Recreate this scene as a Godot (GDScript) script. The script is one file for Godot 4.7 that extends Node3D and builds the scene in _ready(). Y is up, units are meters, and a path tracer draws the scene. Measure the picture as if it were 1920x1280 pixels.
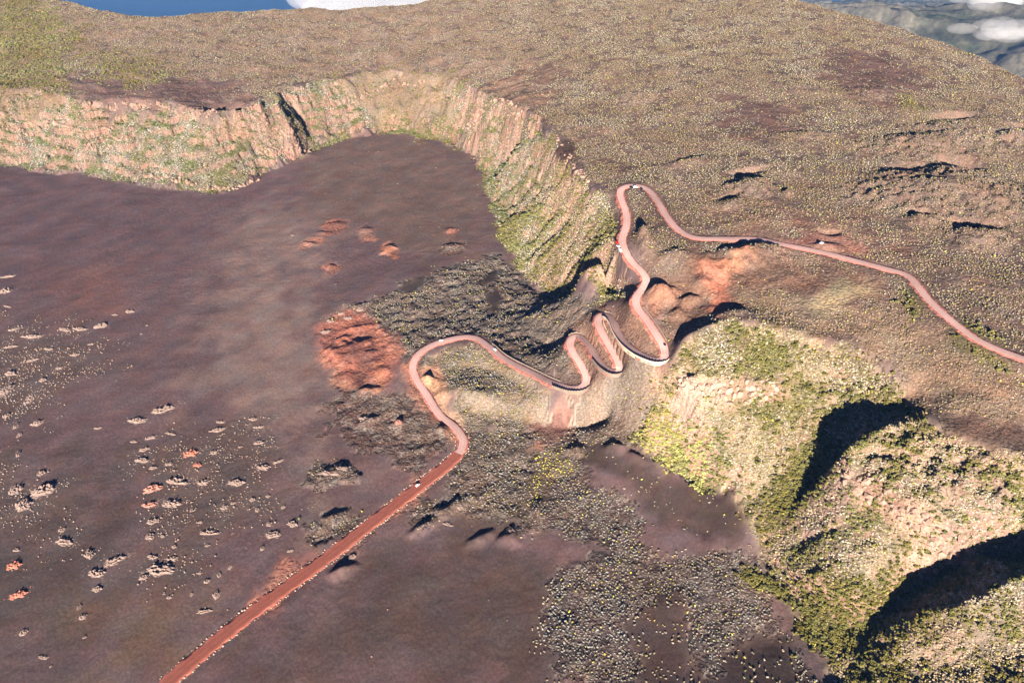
extends Node3D

const X0 := -1180.0
const Z0 := -1780.0
const STEP := 2.0
const NX := 1081
const NZ := 816
var H := PackedFloat32Array()
var road_pts := PackedVector3Array()
var road_dir := PackedVector3Array()

const LINES := [
	["cliff foot", [-898.3, 0, -1073.7, -826.1, 0, -1063.9, -787.8, 0, -1054.2, -730.6, 0, -1039, -682.8, 0, -1024.1, -651.4, 2, -1027.2, -600.5, 1, -1002, -521.7, 0, -981.1, -479.1, 0, -970.8, -429.4, 0, -960.6, -408.5, 0, -967.4, -387.5, 0, -1002.3, -359.3, 1, -1048.2, -334.3, 1, -1081.4, -315.1, 2, -1109.8, -280.4, 2, -1152.6, -239.3, 2, -1170.4, -196.7, 2, -1184.1, -150.7, 2, -1170.4, -113.6, 2, -1148.2, -67.4, 2, -1093.3, -44.3, 2, -1030.9, -34.1, 2, -946.7, -21.6, 2, -880.8, -10.3, 3, -822.3, 3.2, 4, -756.6, 24.6, 8, -704.2, 50.4, 14, -668.7]],
	["cliff rim", [-876.5, 98, -1115.1, -811.6, 98, -1115.1, -795.4, 90, -1138.4, -743.9, 89, -1134.1, -707.9, 88, -1127.5, -646, 84, -1097.1, -594.3, 84, -1108.5, -537.3, 84, -1108.5, -476.7, 81, -1072, -443.5, 81, -1067.7, -413.4, 82, -1073.7, -386.7, 83, -1093.1, -370.3, 83, -1122.9, -352.7, 80, -1167.6, -322.2, 77, -1201.8, -282.7, 76, -1223.1, -236.2, 76, -1266.7, -180.3, 77, -1255.2, -124.8, 78, -1238.5, -77.1, 80, -1180.1, -36.7, 86, -1114.4, 3.9, 95, -1045, 33.3, 103, -992.7, 48.7, 106, -919.3, 65.4, 108, -847.7, 76.6, 112, -779.5, 88.6, 116, -744, 103.4, 119, -718.7]],
	["plateau back", [-1381.9, 118, -1866.2, -1194.4, 118, -1756.7, -892.6, 118, -1568, -774, 117, -1490.2, -709.4, 116, -1455.9, -656.6, 116, -1448.4, -603.4, 116, -1467.2, -547.5, 117, -1482.4, -408.5, 120, -1497.6, -344.7, 121, -1485.5, -264.7, 122, -1493.2, -204.3, 124, -1500.8, -165.5, 126, -1525, -126.8, 130, -1567.1, -64.7, 134, -1607.2, 66.8, 140, -1674.6, 262.9, 150, -1650, 424, 156, -1505, 496.1, 158, -1410.1, 544.5, 158, -1328.9, 598.1, 156, -1256.7, 636.1, 152, -1201.5, 667.7, 150, -1160.4, 693, 146, -1095.3, 709.6, 142, -1023.3, 712.6, 138, -937.8, 703.8, 136, -845.6]],
	["plateau", [-891, 98, -1318.1, -684.7, 95, -1268.3, -505.8, 94, -1271.6, -339.4, 92, -1338.8, -152.2, 96, -1356.7, 34.6, 110, -1218.9, 153.7, 128, -1133.6, 262.4, 138, -1077.1, 386.4, 146, -985.4, 504, 146, -925.3, 608.8, 142, -863.9]],
	["plateau", [71.6, 112, -959.4, 128.7, 121, -899.8, 219.4, 128, -848.8, 321, 137, -767.3, 385.5, 140, -707.4, 456.1, 141, -680.8, 518.4, 140, -637.3]],
	["plateau", [168.7, 126, -736.5, 232.8, 133, -650.4, 301.3, 137, -621.5, 384.2, 138, -579.9, 433, 138, -494.6]],
	["plain", [-757.9, 0, -762.9, -574.2, 0, -787.9, -471.7, 0, -869.8, -336.7, 0, -899.7, -207.3, 1, -1014.6, -111.6, 1, -1014.6, -71.2, 2, -866.1]],
	["plain", [-622.8, 0, -485.9, -516.4, 0, -561.9, -371.4, 0, -605.2, -282.4, 0, -694.1, -177.1, 1, -812.3, -106.2, 3, -783]],
	["plain", [-412.7, 0, -244.6, -365.7, 0, -365.7, -301.7, 0, -421.3, -223.7, 0, -472.2, -192.3, 0, -530, -194.8, 1, -595]],
	["plain", [-162.7, 0, -241, -100.1, 0, -295.5, -43.7, 0, -317.4, -4.1, 1, -335.2, 25.1, 2, -354]],
	["plain", [-56.6, 0, -241, 14.9, 0, -274.9, 75.4, 1, -316.7, 139.1, 2, -339.3]],
	["plain", [84.9, 0, -241, 142.9, 0, -263.2, 182.5, 1, -274.4]],
	["plain", [81.3, 4, -373.1, 123.5, 6, -371.5, 155.1, 7, -360.4]],
	["hummock", [-188, 2, -650, -145.8, 5, -686.9, -106.6, 7, -722.5, -68.1, 8, -709.7, -18, 11, -678.2, 23, 16, -640.7]],
	["hummock", [-114.1, 7, -623.9, -69.7, 10, -644, -16.9, 16, -621.4, 27, 24, -583.7, 42, 28, -561.5]],
	["hummock", [-73.9, 9, -551.4, -31.5, 16, -551.3, 10.1, 21, -521.8, 38.6, 30, -489.7, 67.1, 30, -482.6]],
	["hummock", [-40.2, 8, -506.2, 0, 7, -485.8, 48.7, 7, -478.8, 87.5, 8, -477.8]],
	["hummock", [-28, 4, -442.2, 18.4, 4, -429.8, 54.4, 4, -417.8]],
	["spur by first bends", [-66.1, 12, -520.5, -45.5, 19, -520.3, -15, 20, -511.6, 4.9, 14, -496.2]],
	["foot of buttress", [89.9, 30, -472.3, 105.8, 26, -446.6, 121.4, 22, -425.5, 144.9, 19, -404.6, 168.1, 19, -390.5, 180, 19, -369, 189.3, 14, -352.5, 192.7, 8, -330.3, 201.5, 3, -302.2, 205.6, 2, -277.8, 211.5, 2, -250.8, 211.2, 2, -229.5]],
	["crest A", [128.6, 88, -471.3, 134.5, 96, -475.6, 146.5, 110, -484.4, 168.1, 119, -488.7, 189.2, 122, -486.8, 205.3, 123, -481.8, 231.4, 123, -467.4, 255.4, 122, -461.7, 277.3, 120, -450.5, 291.4, 117, -431.3, 297.8, 113, -414.2]],
	["behind crest A", [138.3, 93, -495.3, 152.5, 104, -511.3, 170.7, 112, -516, 200.7, 118, -511.5, 231.7, 121, -495.7]],
	["band top", [135.8, 90, -463.4, 147.7, 95, -456.1, 174.3, 98, -442, 198.6, 98, -437.5, 210.5, 97, -434.1]],
	["band foot", [140, 82, -451.1, 158.3, 84, -436, 186.9, 85, -431.1, 207.7, 89, -433]],
	["face A under band", [134.5, 58, -446.1, 159, 66, -425.2, 193.3, 72, -413, 225.8, 74, -411]],
	["face A", [135.9, 42, -433.9, 162.7, 44, -405.1, 188, 48, -390.1]],
	["below the fifth bend", [119.2, 54, -450.3, 114.1, 36, -441.8]],
	["face A", [232.6, 96, -436.5, 243.3, 86, -416.5, 236.1, 68, -399.5, 215.6, 48, -384.6]],
	["ravine B", [299.9, 104, -412.1, 282.5, 96, -403, 263.7, 86, -398.9, 251.1, 70, -390.8, 243, 56, -380.2, 220.5, 40, -367.5, 198.6, 26, -358.3, 187.1, 15, -352.8]],
	["crest R2", [299.1, 112, -389, 279.3, 110, -377.3, 260.2, 106, -374.3, 246.7, 102, -370.8, 238.9, 98, -360, 238.5, 97, -349.8, 254.9, 96, -334.2, 277.5, 91, -315.8, 305.7, 84, -302.6, 325.5, 79, -302.9, 350.7, 88, -304.6]],
	["base R2", [238.7, 79, -351, 253.2, 77, -333.8, 274.5, 72, -314.4, 298.2, 66, -302.3, 316.6, 62, -300.1]],
	["R2 top", [274.7, 102, -351.2, 296, 101, -332.6, 316.7, 98, -321.3, 343.9, 98, -319.1]],
	["R2 top", [310.7, 112, -372.5, 332.1, 113, -355.9, 359.4, 114, -340]],
	["R2 slope", [211.6, 42, -353.1, 230.2, 54, -324.6, 250.5, 56, -301]],
	["R2 slope", [198.6, 16, -329.4, 217.6, 33, -304.1, 244.1, 41, -287]],
	["ravine C", [375.8, 54, -308.9, 343.3, 52, -301.7, 309.1, 45, -301, 284.8, 32, -298.3, 255.6, 20, -281.1, 232.1, 12, -266.1, 210.8, 5, -251.1]],
	["crest R3", [341.9, 96, -272.6, 317.9, 84, -267.5, 293.1, 70, -266.5, 272.8, 53, -267.8, 252.4, 34, -262.2, 235.5, 21, -253.5, 219.4, 10, -239.5, 211.5, 4, -232]],
	["R3 face", [251.2, 22, -233.4, 278.8, 40, -234.3, 307.5, 54, -237, 334.7, 66, -237.1]],
	["upper right", [228.7, 126, -536.5, 284.4, 129, -499.8, 329.1, 128, -450.5, 347, 126, -402.4, 376.8, 126, -379.7]],
	["upper right", [260.6, 133, -569.6, 299.8, 132, -519.2, 327.4, 133, -479.1]],
	["red hill", [151, 128, -587.2, 175.3, 126, -571.8, 196.6, 124, -556.9, 178.8, 112, -532.2, 148.3, 106, -540.8, 136.2, 98, -519.4]],
	["knob", [125, 126, -630.8, 124.7, 124, -608.7, 137.7, 120, -590.9, 152.3, 123, -576.6]],
	["spur 1", [103, 111, -617.6, 89.1, 104, -619.2, 75.5, 84, -629.4, 70.6, 66, -637.4]],
	["behind spur 1", [104.1, 108, -639.2, 89.7, 97, -647.3, 75.7, 76, -661, 66, 56, -668.6]],
	["face S1", [111.4, 90, -577.3, 97.2, 62, -614, 73.9, 38, -644.2, 52.4, 18, -652.8]],
	["gorge face gullies", [75.7, 96, -755.2, 51.6, 52, -788.7, 16.6, 16, -793.3]],
	["gorge face ribs", [86.4, 110, -727.7, 66.4, 72, -751.9, 32.2, 26, -767.4, 19.4, 12, -762]],
	["gorge face gullies", [56.3, 90, -848.8, 28.2, 46, -887.1, -10.9, 10, -903.8]],
	["gorge face ribs", [67.4, 104, -813.9, 40.6, 60, -851, 0, 14, -873.4]],
	["gorge face gullies", [33.5, 92, -964.9, 7.8, 44, -1012.3, -27.9, 10, -1022.9]],
	["cliff gully", [-364.6, 72, -1144.4, -351.1, 46, -1145.1, -334.7, 22, -1136.8, -317.9, 3, -1115.8]],
	["cliff rib", [-362.6, 83, -1109, -349.1, 62, -1094.1, -334.8, 34, -1087.9, -322.1, 6, -1094.3]],
	["cliff gully", [-440.4, 72, -1080.9, -434.5, 44, -1092.7, -425.2, 20, -1084.2]],
	["cliff rib", [-443.9, 81, -1059.1, -433, 58, -1051.5, -424.2, 26, -1050.1]],
]

const ROAD := [-284.9, 0.4, -176.7, -245.9, 0.4, -220.1, -225.9, 0.4, -249.8, -188.5, 0.4, -295.2, -147.3, 0.5, -338, -115.8, 0.8, -372.9, -79, 1.5, -412.9, -51.5, 3, -443.2, -44, 4, -461.6, -51.2, 5, -478.8, -67.1, 6, -495.3, -81.7, 8, -521.1, -95.4, 10, -546.2, -98.8, 12, -564.3, -89.7, 14, -583.2, -65.9, 17, -595.3, -41.1, 20, -595.9, -24.2, 23, -578, -7.8, 26, -554, 20.1, 31, -525.7, 43.8, 37, -502.1, 60.2, 40, -495.1, 67.9, 42, -503.1, 64.2, 45, -520.7, 56.3, 49, -539.4, 56.1, 50, -552, 63, 51, -557.4, 71.8, 54, -541.2, 77.8, 57, -516.2, 85.3, 60, -497.5, 93.2, 62, -493, 94.9, 64, -501.6, 88.8, 67, -522.3, 82, 70, -544.9, 81.6, 71, -557.9, 87.1, 72, -563.3, 93.6, 75, -550.7, 96.5, 78, -526.3, 102.7, 82, -501.8, 115.7, 86, -482.2, 126.7, 89, -477.1, 129.8, 91, -486.8, 125.3, 95, -501.8, 118.6, 98, -521, 112.5, 100, -536.9, 112.9, 102, -548.3, 120.2, 104, -561, 124.9, 106, -571.3, 122, 108, -583.8, 114.5, 110, -597.6, 109.7, 113, -614.3, 108.9, 115, -631.3, 115.9, 118, -655.9, 117.6, 120, -680.5, 115.7, 122, -712.7, 120.1, 123, -727.1, 133.3, 124, -731.5, 145, 124, -723.8, 151.8, 125, -694.6, 155.6, 126, -657.9, 163.3, 127, -626.9, 175.7, 128, -611.8, 202, 130, -606.3, 230.8, 132, -601.9, 251.5, 134, -588.7, 280.8, 135, -573.7, 303.9, 136, -558.3, 326.7, 136, -544.2, 341, 136, -533.9, 343, 136, -517.3, 343.6, 136, -493.6, 349.3, 136, -464.2, 358.3, 136, -440.3, 379.5, 136, -419.8, 400.6, 136, -408.7, 423.7, 135, -389.4, 445.5, 134, -365.7]


const LAYERS := [
	["plateau", 10, Color(.13, .09, .075), [.62, .3, .006, 0, 0], .6, 1, [-1103.7, -1115.1, -828.6, -1138.4, -795.4, -1138.4, -743.9, -1134.1, -707.9, -1127.5, -646, -1097.1, -594.3, -1108.5, -537.3, -1108.5, -476.7, -1072, -443.5, -1067.7, -413.4, -1073.7, -386.7, -1093.1, -370.3, -1122.9, -352.7, -1167.6, -322.2, -1201.8, -282.7, -1223.1, -236.2, -1266.7, -180.3, -1255.2, -124.8, -1238.5, -77.1, -1180.1, -36.7, -1114.4, 3.9, -1045, 33.3, -992.7, 48.7, -919.3, 65.4, -847.7, 76.6, -779.5, 88.6, -744, 103.4, -718.7, 114.2, -643.3, 121.2, -589.7, 123.3, -546.6, 133.2, -496.6, 134.5, -475.6, 168.1, -488.7, 205.3, -481.8, 231.4, -467.4, 255.4, -461.7, 277.3, -450.5, 297.8, -414.2, 299.1, -389, 428.5, -369.5, 623.8, -543.6, 1688.6, -1937.1, 91.9, -3742.9, -3930.8, -4105.9]],
	["cliff wall", 5, Color(.125, .1, .082), [.62, .5, .01, .02, 0], 1.2, 2, [-1103.7, -1115.1, -828.6, -1138.4, -795.4, -1138.4, -743.9, -1134.1, -707.9, -1127.5, -646, -1097.1, -594.3, -1108.5, -537.3, -1108.5, -476.7, -1072, -443.5, -1067.7, -413.4, -1073.7, -386.7, -1093.1, -370.3, -1122.9, -352.7, -1167.6, -322.2, -1201.8, -282.7, -1223.1, -236.2, -1266.7, -180.3, -1255.2, -124.8, -1238.5, -77.1, -1180.1, -36.7, -1114.4, 3.9, -1045, 33.3, -992.7, 48.7, -919.3, 65.4, -847.7, 76.6, -779.5, 88.6, -744, 103.4, -718.7, 111.5, -665.2, 103.2, -612.3, 115.1, -556.7, 80.6, -607.4, 50.1, -663.5, 24.6, -704.2, 3.2, -756.6, -10.3, -822.3, -21.6, -880.8, -34.1, -946.7, -44.3, -1030.9, -67.4, -1093.3, -113.6, -1148.2, -150.7, -1170.4, -196.7, -1184.1, -239.3, -1170.4, -280.4, -1152.6, -315.1, -1109.8, -334.3, -1081.4, -359.3, -1048.2, -387.5, -1002.3, -408.5, -967.4, -429.4, -960.6, -479.1, -970.8, -521.7, -981.1, -600.5, -1002, -651.4, -1027.2, -682.8, -1024.1, -730.6, -1039, -787.8, -1054.2, -1123.6, -1063.9]],
	["escarpment", 6, Color(.185, .145, .1), [.8, .32, .03, .05, 0], 1.3, 2, [129.7, -472.7, 134.5, -475.6, 146.5, -484.4, 168.1, -488.7, 189.2, -486.8, 205.3, -481.8, 231.4, -467.4, 255.4, -461.7, 277.3, -450.5, 291.4, -431.3, 297.8, -414.2, 303.2, -372.5, 376.7, -344.9, 428.5, -297.1, 395, -195.5, 205.3, -203.1, 211.2, -229.5, 211.5, -250.8, 205.6, -277.8, 201.5, -302.2, 194.3, -333.1, 189.3, -352.5, 180, -369, 168.1, -390.5, 144.9, -404.6, 121.4, -425.5, 105.8, -446.6, 94.6, -472.3, 110.9, -472.7, 129.4, -474.1]],
	["lower hummocks", 12, Color(.115, .085, .068), [.5, .12, .03, 0, .15], 1.1, 3, [-44.3, -486.8, -4.9, -485.8, 43.6, -488, 67.3, -486.1, 95.4, -476.5, 111.4, -460.4, 129, -434.5, 101.6, -434.1, 70.5, -447.6, 50.6, -429.8, 35.5, -401.2, 21, -359.1, 0, -359.8, -25.8, -374.6, -48, -385.8, -67.9, -364.9, -80.1, -359.8, -82.9, -385.8, -58.3, -407.8]],
	["lava apron", 14, Color(.125, .098, .082), [.42, .1, .035, 0, .12], 1.6, 3, [-211.5, -650, -180.7, -675.4, -146.5, -692.3, -107.7, -734.1, -52.2, -765.6, -20.1, -794.1, 0, -756.6, 24.6, -704.2, 53.1, -663.5, 85.4, -593.7, 75.6, -545.3, 58.4, -502.5, 39.4, -509.6, 0, -547.4, -32.7, -588.8, -60.3, -592.6, -86.8, -580.1, -95.5, -557.2, -107.5, -567.9, -127.8, -597.7, -160.7, -627.9]],
	["paler middle sand", 60, Color(.125, .088, .081), [0, 0, 0, 0, 0], .25, 0, [-380.6, -899.7, -298.1, -923.1, -251.4, -841.2, -250.6, -716.1, -212.4, -652.7, -188.3, -561.9, -180.9, -500.1, -188.5, -445.9, -236.4, -465.5, -280.6, -530, -318.1, -614.4, -345.4, -739]],  # paler colour over the middle of the plain, with a wide soft edge
	["upper left sand", 70, Color(.07, .046, .05), [0, 0, 0, 0, 0], .15, 0, [-1006.8, -1016.7, -622.7, -964, -409.8, -899.7, -420.6, -787.9, -418.9, -652.7, -702.6, -596.3]],  # slightly darker and more violet than the base colour, fading out softly
	["red streak", 35, Color(.09, .05, .047), [0, 0, 0, 0, 0], .15, 0, [-555.3, -762.9, -470.4, -762.9, -445.3, -673, -502.6, -642.8]],
	["amphitheatre sand", 30, Color(.085, .058, .051), [0, 0, 0, 0, .012], .3, 0, [-332.7, -1073.7, -279.5, -1146.4, -196.4, -1179.9, -113.1, -1139.9, -66.5, -1073.7, -42.8, -981.1, -24.7, -855.3, -40.1, -787.9, -105.7, -775.3, -183.7, -855.3, -292.7, -899.7]],
	["dark low sand", 50, Color(.055, .038, .035), [0, 0, 0, 0, .01], .3, 0, [-180.4, -241, -107.6, -345.6, -67.6, -360.6, -25.5, -365.7, 34, -365.7, 36.3, -326.5, 28.3, -241]],
	["bottom left sand", 60, Color(.055, .041, .039), [0, 0, 0, 0, .01], .3, 0, [-576.1, -421.3, -389.9, -433.4, -315, -387, -294, -326.5, -297.1, -241, -445.6, -241]],
	["brown sand", 40, Color(.08, .054, .042), [0, 0, 0, 0, .01], .3, 0, [-290.7, -291.3, -253.8, -326.5, -215.6, -295.5, -233.4, -241, -275.9, -241]],
	["black ash", 25, Color(.05, .035, .034), [0, 0, 0, 0, 0], .2, 0, [-381.8, -445.9, -341.4, -439.6, -315, -387, -327.8, -376.2, -362.2, -403.8]],
	["red cinder field", 10, Color(.29, .11, .078), [.0, 0, .0, 0, .08], .5, 4, [-215.5, -635.3, -190.8, -665.1, -152.8, -650, -116.7, -585, -113.1, -547.4, -134.1, -524.7, -158.9, -534, -179.5, -559.6, -199, -602.7]],
	["old cinder", 7, Color(.13, .055, .044), [0, 0, 0, 0, .02], .6, 4, [-182.6, -597, -152.4, -610.5, -129, -583.8, -139, -558.4, -167.2, -566.7]],
	["old cinder", 6, Color(.085, .042, .037), [0, 0, 0, 0, .02], .6, 4, [-167.2, -566.7, -138.4, -554.3, -134.6, -536, -151, -540.7]],
	["cinder orange", 5, Color(.36, .15, .09), [0, 0, 0, 0, .03], .5, 4, [-145.6, -566.7, -135, -575.2, -126.7, -554.3, -128.3, -528.2, -134.4, -534.4, -134.8, -551.9]],
	["rim of cinder cone", 7, Color(.25, .14, .1), [0, 0, 0, 0, .1], .4, 4, [-179.5, -559.6, -162.1, -537.1, -139.7, -527.8, -122.9, -537.1, -133.8, -523.2, -160.7, -529.3, -183.2, -559.6]],
	["fan below cinder", 16, Color(.1, .064, .055), [.03, 0, 0, 0, .12], 1.1, 3, [-174.8, -521.2, -133.1, -517.5, -98.1, -525, -79.6, -491.9, -56.9, -451.4, -83.4, -432.5, -122.3, -445, -151.7, -451.4, -172.6, -484.9]],
	["red roadside cut", 8, Color(.27, .13, .09), [.05, 0, 0, 0, .1], .5, 4, [-111.8, -556.1, -99.4, -564.4, -81.4, -517.4, -64.2, -490.3, -46, -471.6, -47.6, -456, -68.5, -480.9, -87.7, -502.1, -97.7, -524.5]],
	["orange knoll", 5, Color(.33, .19, .115), [.05, 0, 0, 0, .05], .8, 4, [-92.3, -560.2, -77.2, -563.6, -65.3, -545.6, -62.3, -525.9, -73.5, -518.3, -84.7, -529.8]],
	["spur", 8, Color(.15, .12, .085), [.7, .2, .03, 0, .02], .7, 3, [-55.7, -518.3, -46.1, -531.4, -10.3, -541.8, 19.9, -513.9, 41.2, -493.2, 38.5, -480.7, 0, -476.8, -34.1, -478.8, -49.6, -493.9]],
	["pale cut", 5, Color(.32, .2, .14), [.15, 0, 0, 0, .05], .8, 4, [-75.9, -525, -61.6, -525, -57.5, -502.6, -43.7, -477.8, -53.7, -481.3, -65.8, -498.9]],
	["hairpin slope", 8, Color(.19, .115, .088), [.36, .08, .05, 0, .05], .6, 1, [44.6, -544.7, 57.3, -571.5, 82.6, -579.3, 100.3, -566.9, 116, -546.6, 130.9, -496.6, 134.4, -470.3, 125.2, -469.1, 108.9, -476.2, 93.2, -485.1, 71.8, -499.6, 60.7, -506.6]],
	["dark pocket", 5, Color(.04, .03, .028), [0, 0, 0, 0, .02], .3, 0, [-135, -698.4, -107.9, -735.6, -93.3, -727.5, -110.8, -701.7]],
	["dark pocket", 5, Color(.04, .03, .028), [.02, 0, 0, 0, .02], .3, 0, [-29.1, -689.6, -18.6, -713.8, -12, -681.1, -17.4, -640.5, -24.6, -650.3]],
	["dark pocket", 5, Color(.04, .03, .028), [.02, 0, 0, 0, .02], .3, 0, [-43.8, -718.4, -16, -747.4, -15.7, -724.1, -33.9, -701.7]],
	["grey heath", 9, Color(.082, .06, .056), [.88, .06, .03, .0, .06], .7, 3, [26.5, -240.5, 26.9, -294.9, 34.2, -325.8, 45.4, -344.9, 61.1, -335.2, 92.7, -359.8, 119.7, -344.9, 153.8, -349.8, 180.9, -343.4, 187.2, -306.5, 200.7, -273.8, 204.3, -240]],
	["grey heath top", 9, Color(.085, .06, .055), [.7, .08, .04, .0, .08], .7, 3, [17.2, -374.6, 24.5, -402.1, 46.2, -431.6, 63.7, -419.5, 84.6, -402.1, 103.1, -374.6, 91.3, -349, 63.1, -359.1, 42.1, -359.1]],
	["black ash dell", 9, Color(.04, .028, .026), [.14, .02, .01, 0, .02], .4, 0, [58.9, -448.6, 84.5, -445.4, 114.2, -423.8, 146.9, -403.2, 179.2, -389.2, 185.6, -362.7, 176.4, -342.7, 143.4, -362.7, 118.9, -367.8, 97.5, -400.4, 73.1, -423.8]],
	["black ash dell", 9, Color(.045, .03, .028), [.2, .03, .015, 0, .03], .4, 0, [84.3, -294.2, 118, -311.6, 126.3, -273.8, 130.3, -240, 84.5, -240]],
	["black ash lower dell", 8, Color(.04, .028, .026), [.25, .03, .015, 0, .02], .4, 0, [132.3, -250.3, 172.7, -281.2, 197.8, -277.2, 189.8, -239.5, 130, -239.5]],
	["mid pink", 10, Color(.15, .082, .066), [.1, 0, .02, 0, .03], .4, 4, [19.5, -479.8, 49.2, -491.1, 61.5, -486.8, 47.7, -459.6, 23.5, -446.7]],
	["road apron", 9, Color(.15, .085, .07), [.05, 0, 0, 0, .06], .3, 4, [-146.8, -335.6, -127.1, -364.2, -102, -399.2, -73.4, -425.5, -59.6, -425.5, -87.8, -390.9, -113.6, -359.1, -137.3, -329.8]],
	["red fan", 8, Color(.2, .085, .065), [0, 0, 0, 0, .04], .3, 4, [-190.8, -303.7, -175.3, -335.5, -164.2, -340.3, -148.3, -342.7, -159.9, -321.5, -180.7, -295.1]],
	["red hill", 12, Color(.155, .095, .072), [.22, .06, .01, 0, .03], .7, 1, [123.3, -546.6, 135.9, -555, 156.3, -574.8, 182.6, -585.6, 226.3, -584.1, 255.8, -553.1, 314.4, -534.3, 317.2, -516.6, 269.3, -507.6, 225.9, -525.5, 199.4, -504, 169.3, -504.7, 138.3, -495.3, 125.7, -527.4]],
	["red core", 6, Color(.27, .105, .07), [.03, 0, 0, 0, .03], .6, 4, [167.7, -558.2, 182.1, -570.2, 192.1, -572.2, 193.4, -530.4, 176.1, -505.8, 167.1, -511.7, 179.4, -530.4, 171.9, -545.6]],
	["orange bank", 5, Color(.29, .13, .08), [.02, 0, 0, 0, .02], .5, 4, [190.8, -566.9, 211.7, -593.3, 232.6, -597.2, 232.5, -587.5, 214.8, -576.1, 197.2, -553.5]],
	["red knoll", 6, Color(.2, .105, .075), [.06, .02, 0, 0, .02], .9, 1, [115.4, -543.7, 138.1, -565.4, 146.2, -561, 136.7, -527.2, 117.9, -511.3]],
	["scrub", 10, Color(.16, .11, .082), [.75, .25, .02, .0, .02], .5, 1, [196.4, -531.7, 245.8, -514.8, 298.4, -490.7, 347.9, -448, 372.9, -414.4, 380.2, -366.5, 304.8, -376.9, 300.1, -421.1, 257.8, -468.7, 206.7, -499.8]],
	["plateau rosy soil", 40, Color(.18, .112, .087), [.5, .18, .01, 0, .02], .5, 1, [193.4, -636, 261, -661.4, 332.7, -639.1, 354.9, -568.9, 303.6, -559.7, 218.3, -597.6]],
	["bald plateau", 28, Color(.12, .078, .07), [.14, .1, 0, 0, .02], .5, 1, [-721.3, -1184.2, -615.9, -1238.7, -458.2, -1184.2, -394, -1097.4, -455.2, -1063.9, -529.7, -1096.3, -618.7, -1081.6]],
	["bald plateau", 26, Color(.16, .105, .08), [.35, .1, 0, 0, .02], .5, 1, [-49.9, -1155.3, 34.5, -1207.7, 81.7, -1130.4, 45.2, -1017.8, -15.7, -1071.8]],
	["parking", 6, Color(.24, .125, .1), [.03, 0, 0, 0, .05], .3, 4, [254.4, -598.4, 287.6, -608.4, 316.7, -591.6, 320.8, -569.8, 290.4, -572.6, 255.9, -586.7]],
	["dark tephra", 5, Color(.07, .045, .038), [.12, .02, 0, 0, .02], .4, 1, [53.2, -870.6, 68.4, -904.6, 76.5, -870.6, 75.2, -823.2, 69.1, -826.2]],
	["white path soil", 8, Color(.25, .2, .13), [.1, 0, 0, 0, .02], .4, 1, [244.5, -511.9, 289.9, -528.9, 308.2, -516.6, 284.2, -500.8, 255, -493.1]],
	["pink wall", 5, Color(.42, .29, .23), [.01, 0, 0, 0, 0], 2.4, 2, [135.6, -462, 148, -457.4, 174.8, -443.9, 207.6, -439.4, 211.4, -431.9, 182.5, -429.7, 146.4, -439.6]],
	["pink wall", 4, Color(.36, .235, .185), [.01, 0, 0, 0, 0], 2.6, 2, [233.8, -353, 242.2, -349.8, 255.1, -334.7, 277.5, -315.8, 305.7, -302.6, 316.6, -300.1, 298.2, -302.3, 274.5, -314.4, 253.2, -333.8, 238.7, -351]],
	["pale boulder slope", 5, Color(.3, .22, .165), [.1, .05, 0, 0, 0], .8, 2, [131.9, -449.3, 143.3, -442.9, 146.1, -435.3, 133.5, -440.4]],
	["dark soil slope", 6, Color(.16, .095, .075), [.15, .05, .01, 0, .02], .5, 2, [114.9, -485.6, 128.3, -472.9, 136.1, -470.6, 134.8, -465.9, 127.1, -464.2, 118.7, -473.5]],
	["ridge top rock", 16, Color(.25, .175, .135), [.6, .35, .01, 0, .02], 3.4, 2, [239.1, -352.4, 258.7, -370.5, 299.6, -380, 332.1, -353.7, 359.7, -335.9, 348.6, -304.1, 305.8, -304.5, 273.7, -324.1]],
	["bare strip", 6, Color(.09, .06, .05), [.15, .1, 0, 0, .02], .4, 1, [303.8, -392.5, 330.6, -375.9, 367.9, -354.9, 359.4, -340, 323.8, -354.9, 302.7, -373.2]],
	["olive plateau", 30, Color(.13, .09, .065), [.12, .7, .02, .2, 0], .5, 1, [-1446.7, -1715.4, -982.8, -1611.3, -776.7, -1379.5, -726.5, -1198.1, -706.1, -1115.1, -1022.6, -1115.1]],
	["olive plateau", 26, Color(.13, .09, .07), [.15, .7, .01, .14, 0], .5, 1, [-732.1, -1283.6, -647.9, -1298.8, -529.9, -1198.1, -577.4, -1146, -671.6, -1171.6]],
	["olive plateau", 26, Color(.14, .1, .075), [.2, .66, .01, .12, 0], .5, 1, [-296.4, -1224.7, -215.1, -1267.5, -114.4, -1238.7, -65.6, -1133.4, -133.4, -1158.4, -220.6, -1184.2]],
	["cliff green", 10, Color(.1, .085, .04), [.1, .6, .03, .55, 0], 1, 2, [-200.5, -1205.8, -145.4, -1172.7, -112.1, -1158.6, -95.7, -1143.4, -177.6, -1174.6, -213.8, -1183, -203.1, -1194.3]],
	["cliff green", 8, Color(.1, .085, .04), [.15, .75, .03, .2, 0], 1, 2, [-332, -1071.5, -280.6, -1154.6, -229.7, -1172.9, -262, -1161.9, -305.7, -1118.3]],
	["cliff green", 8, Color(.11, .09, .045), [.2, .7, .05, .2, 0], 1, 2, [-53.4, -1060.3, -28.1, -1032.2, -11, -911.7, 3.4, -820.2, 19.3, -750.2, 0, -756.6, -21.6, -880.8, -43.8, -1012.5]],
	["cliff green", 8, Color(.11, .09, .045), [.2, .7, .05, .15, 0], 1, 2, [49.9, -660.7, 69.5, -660.2, 96.7, -609.2, 102.3, -573.7, 72.4, -622.5]],
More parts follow.
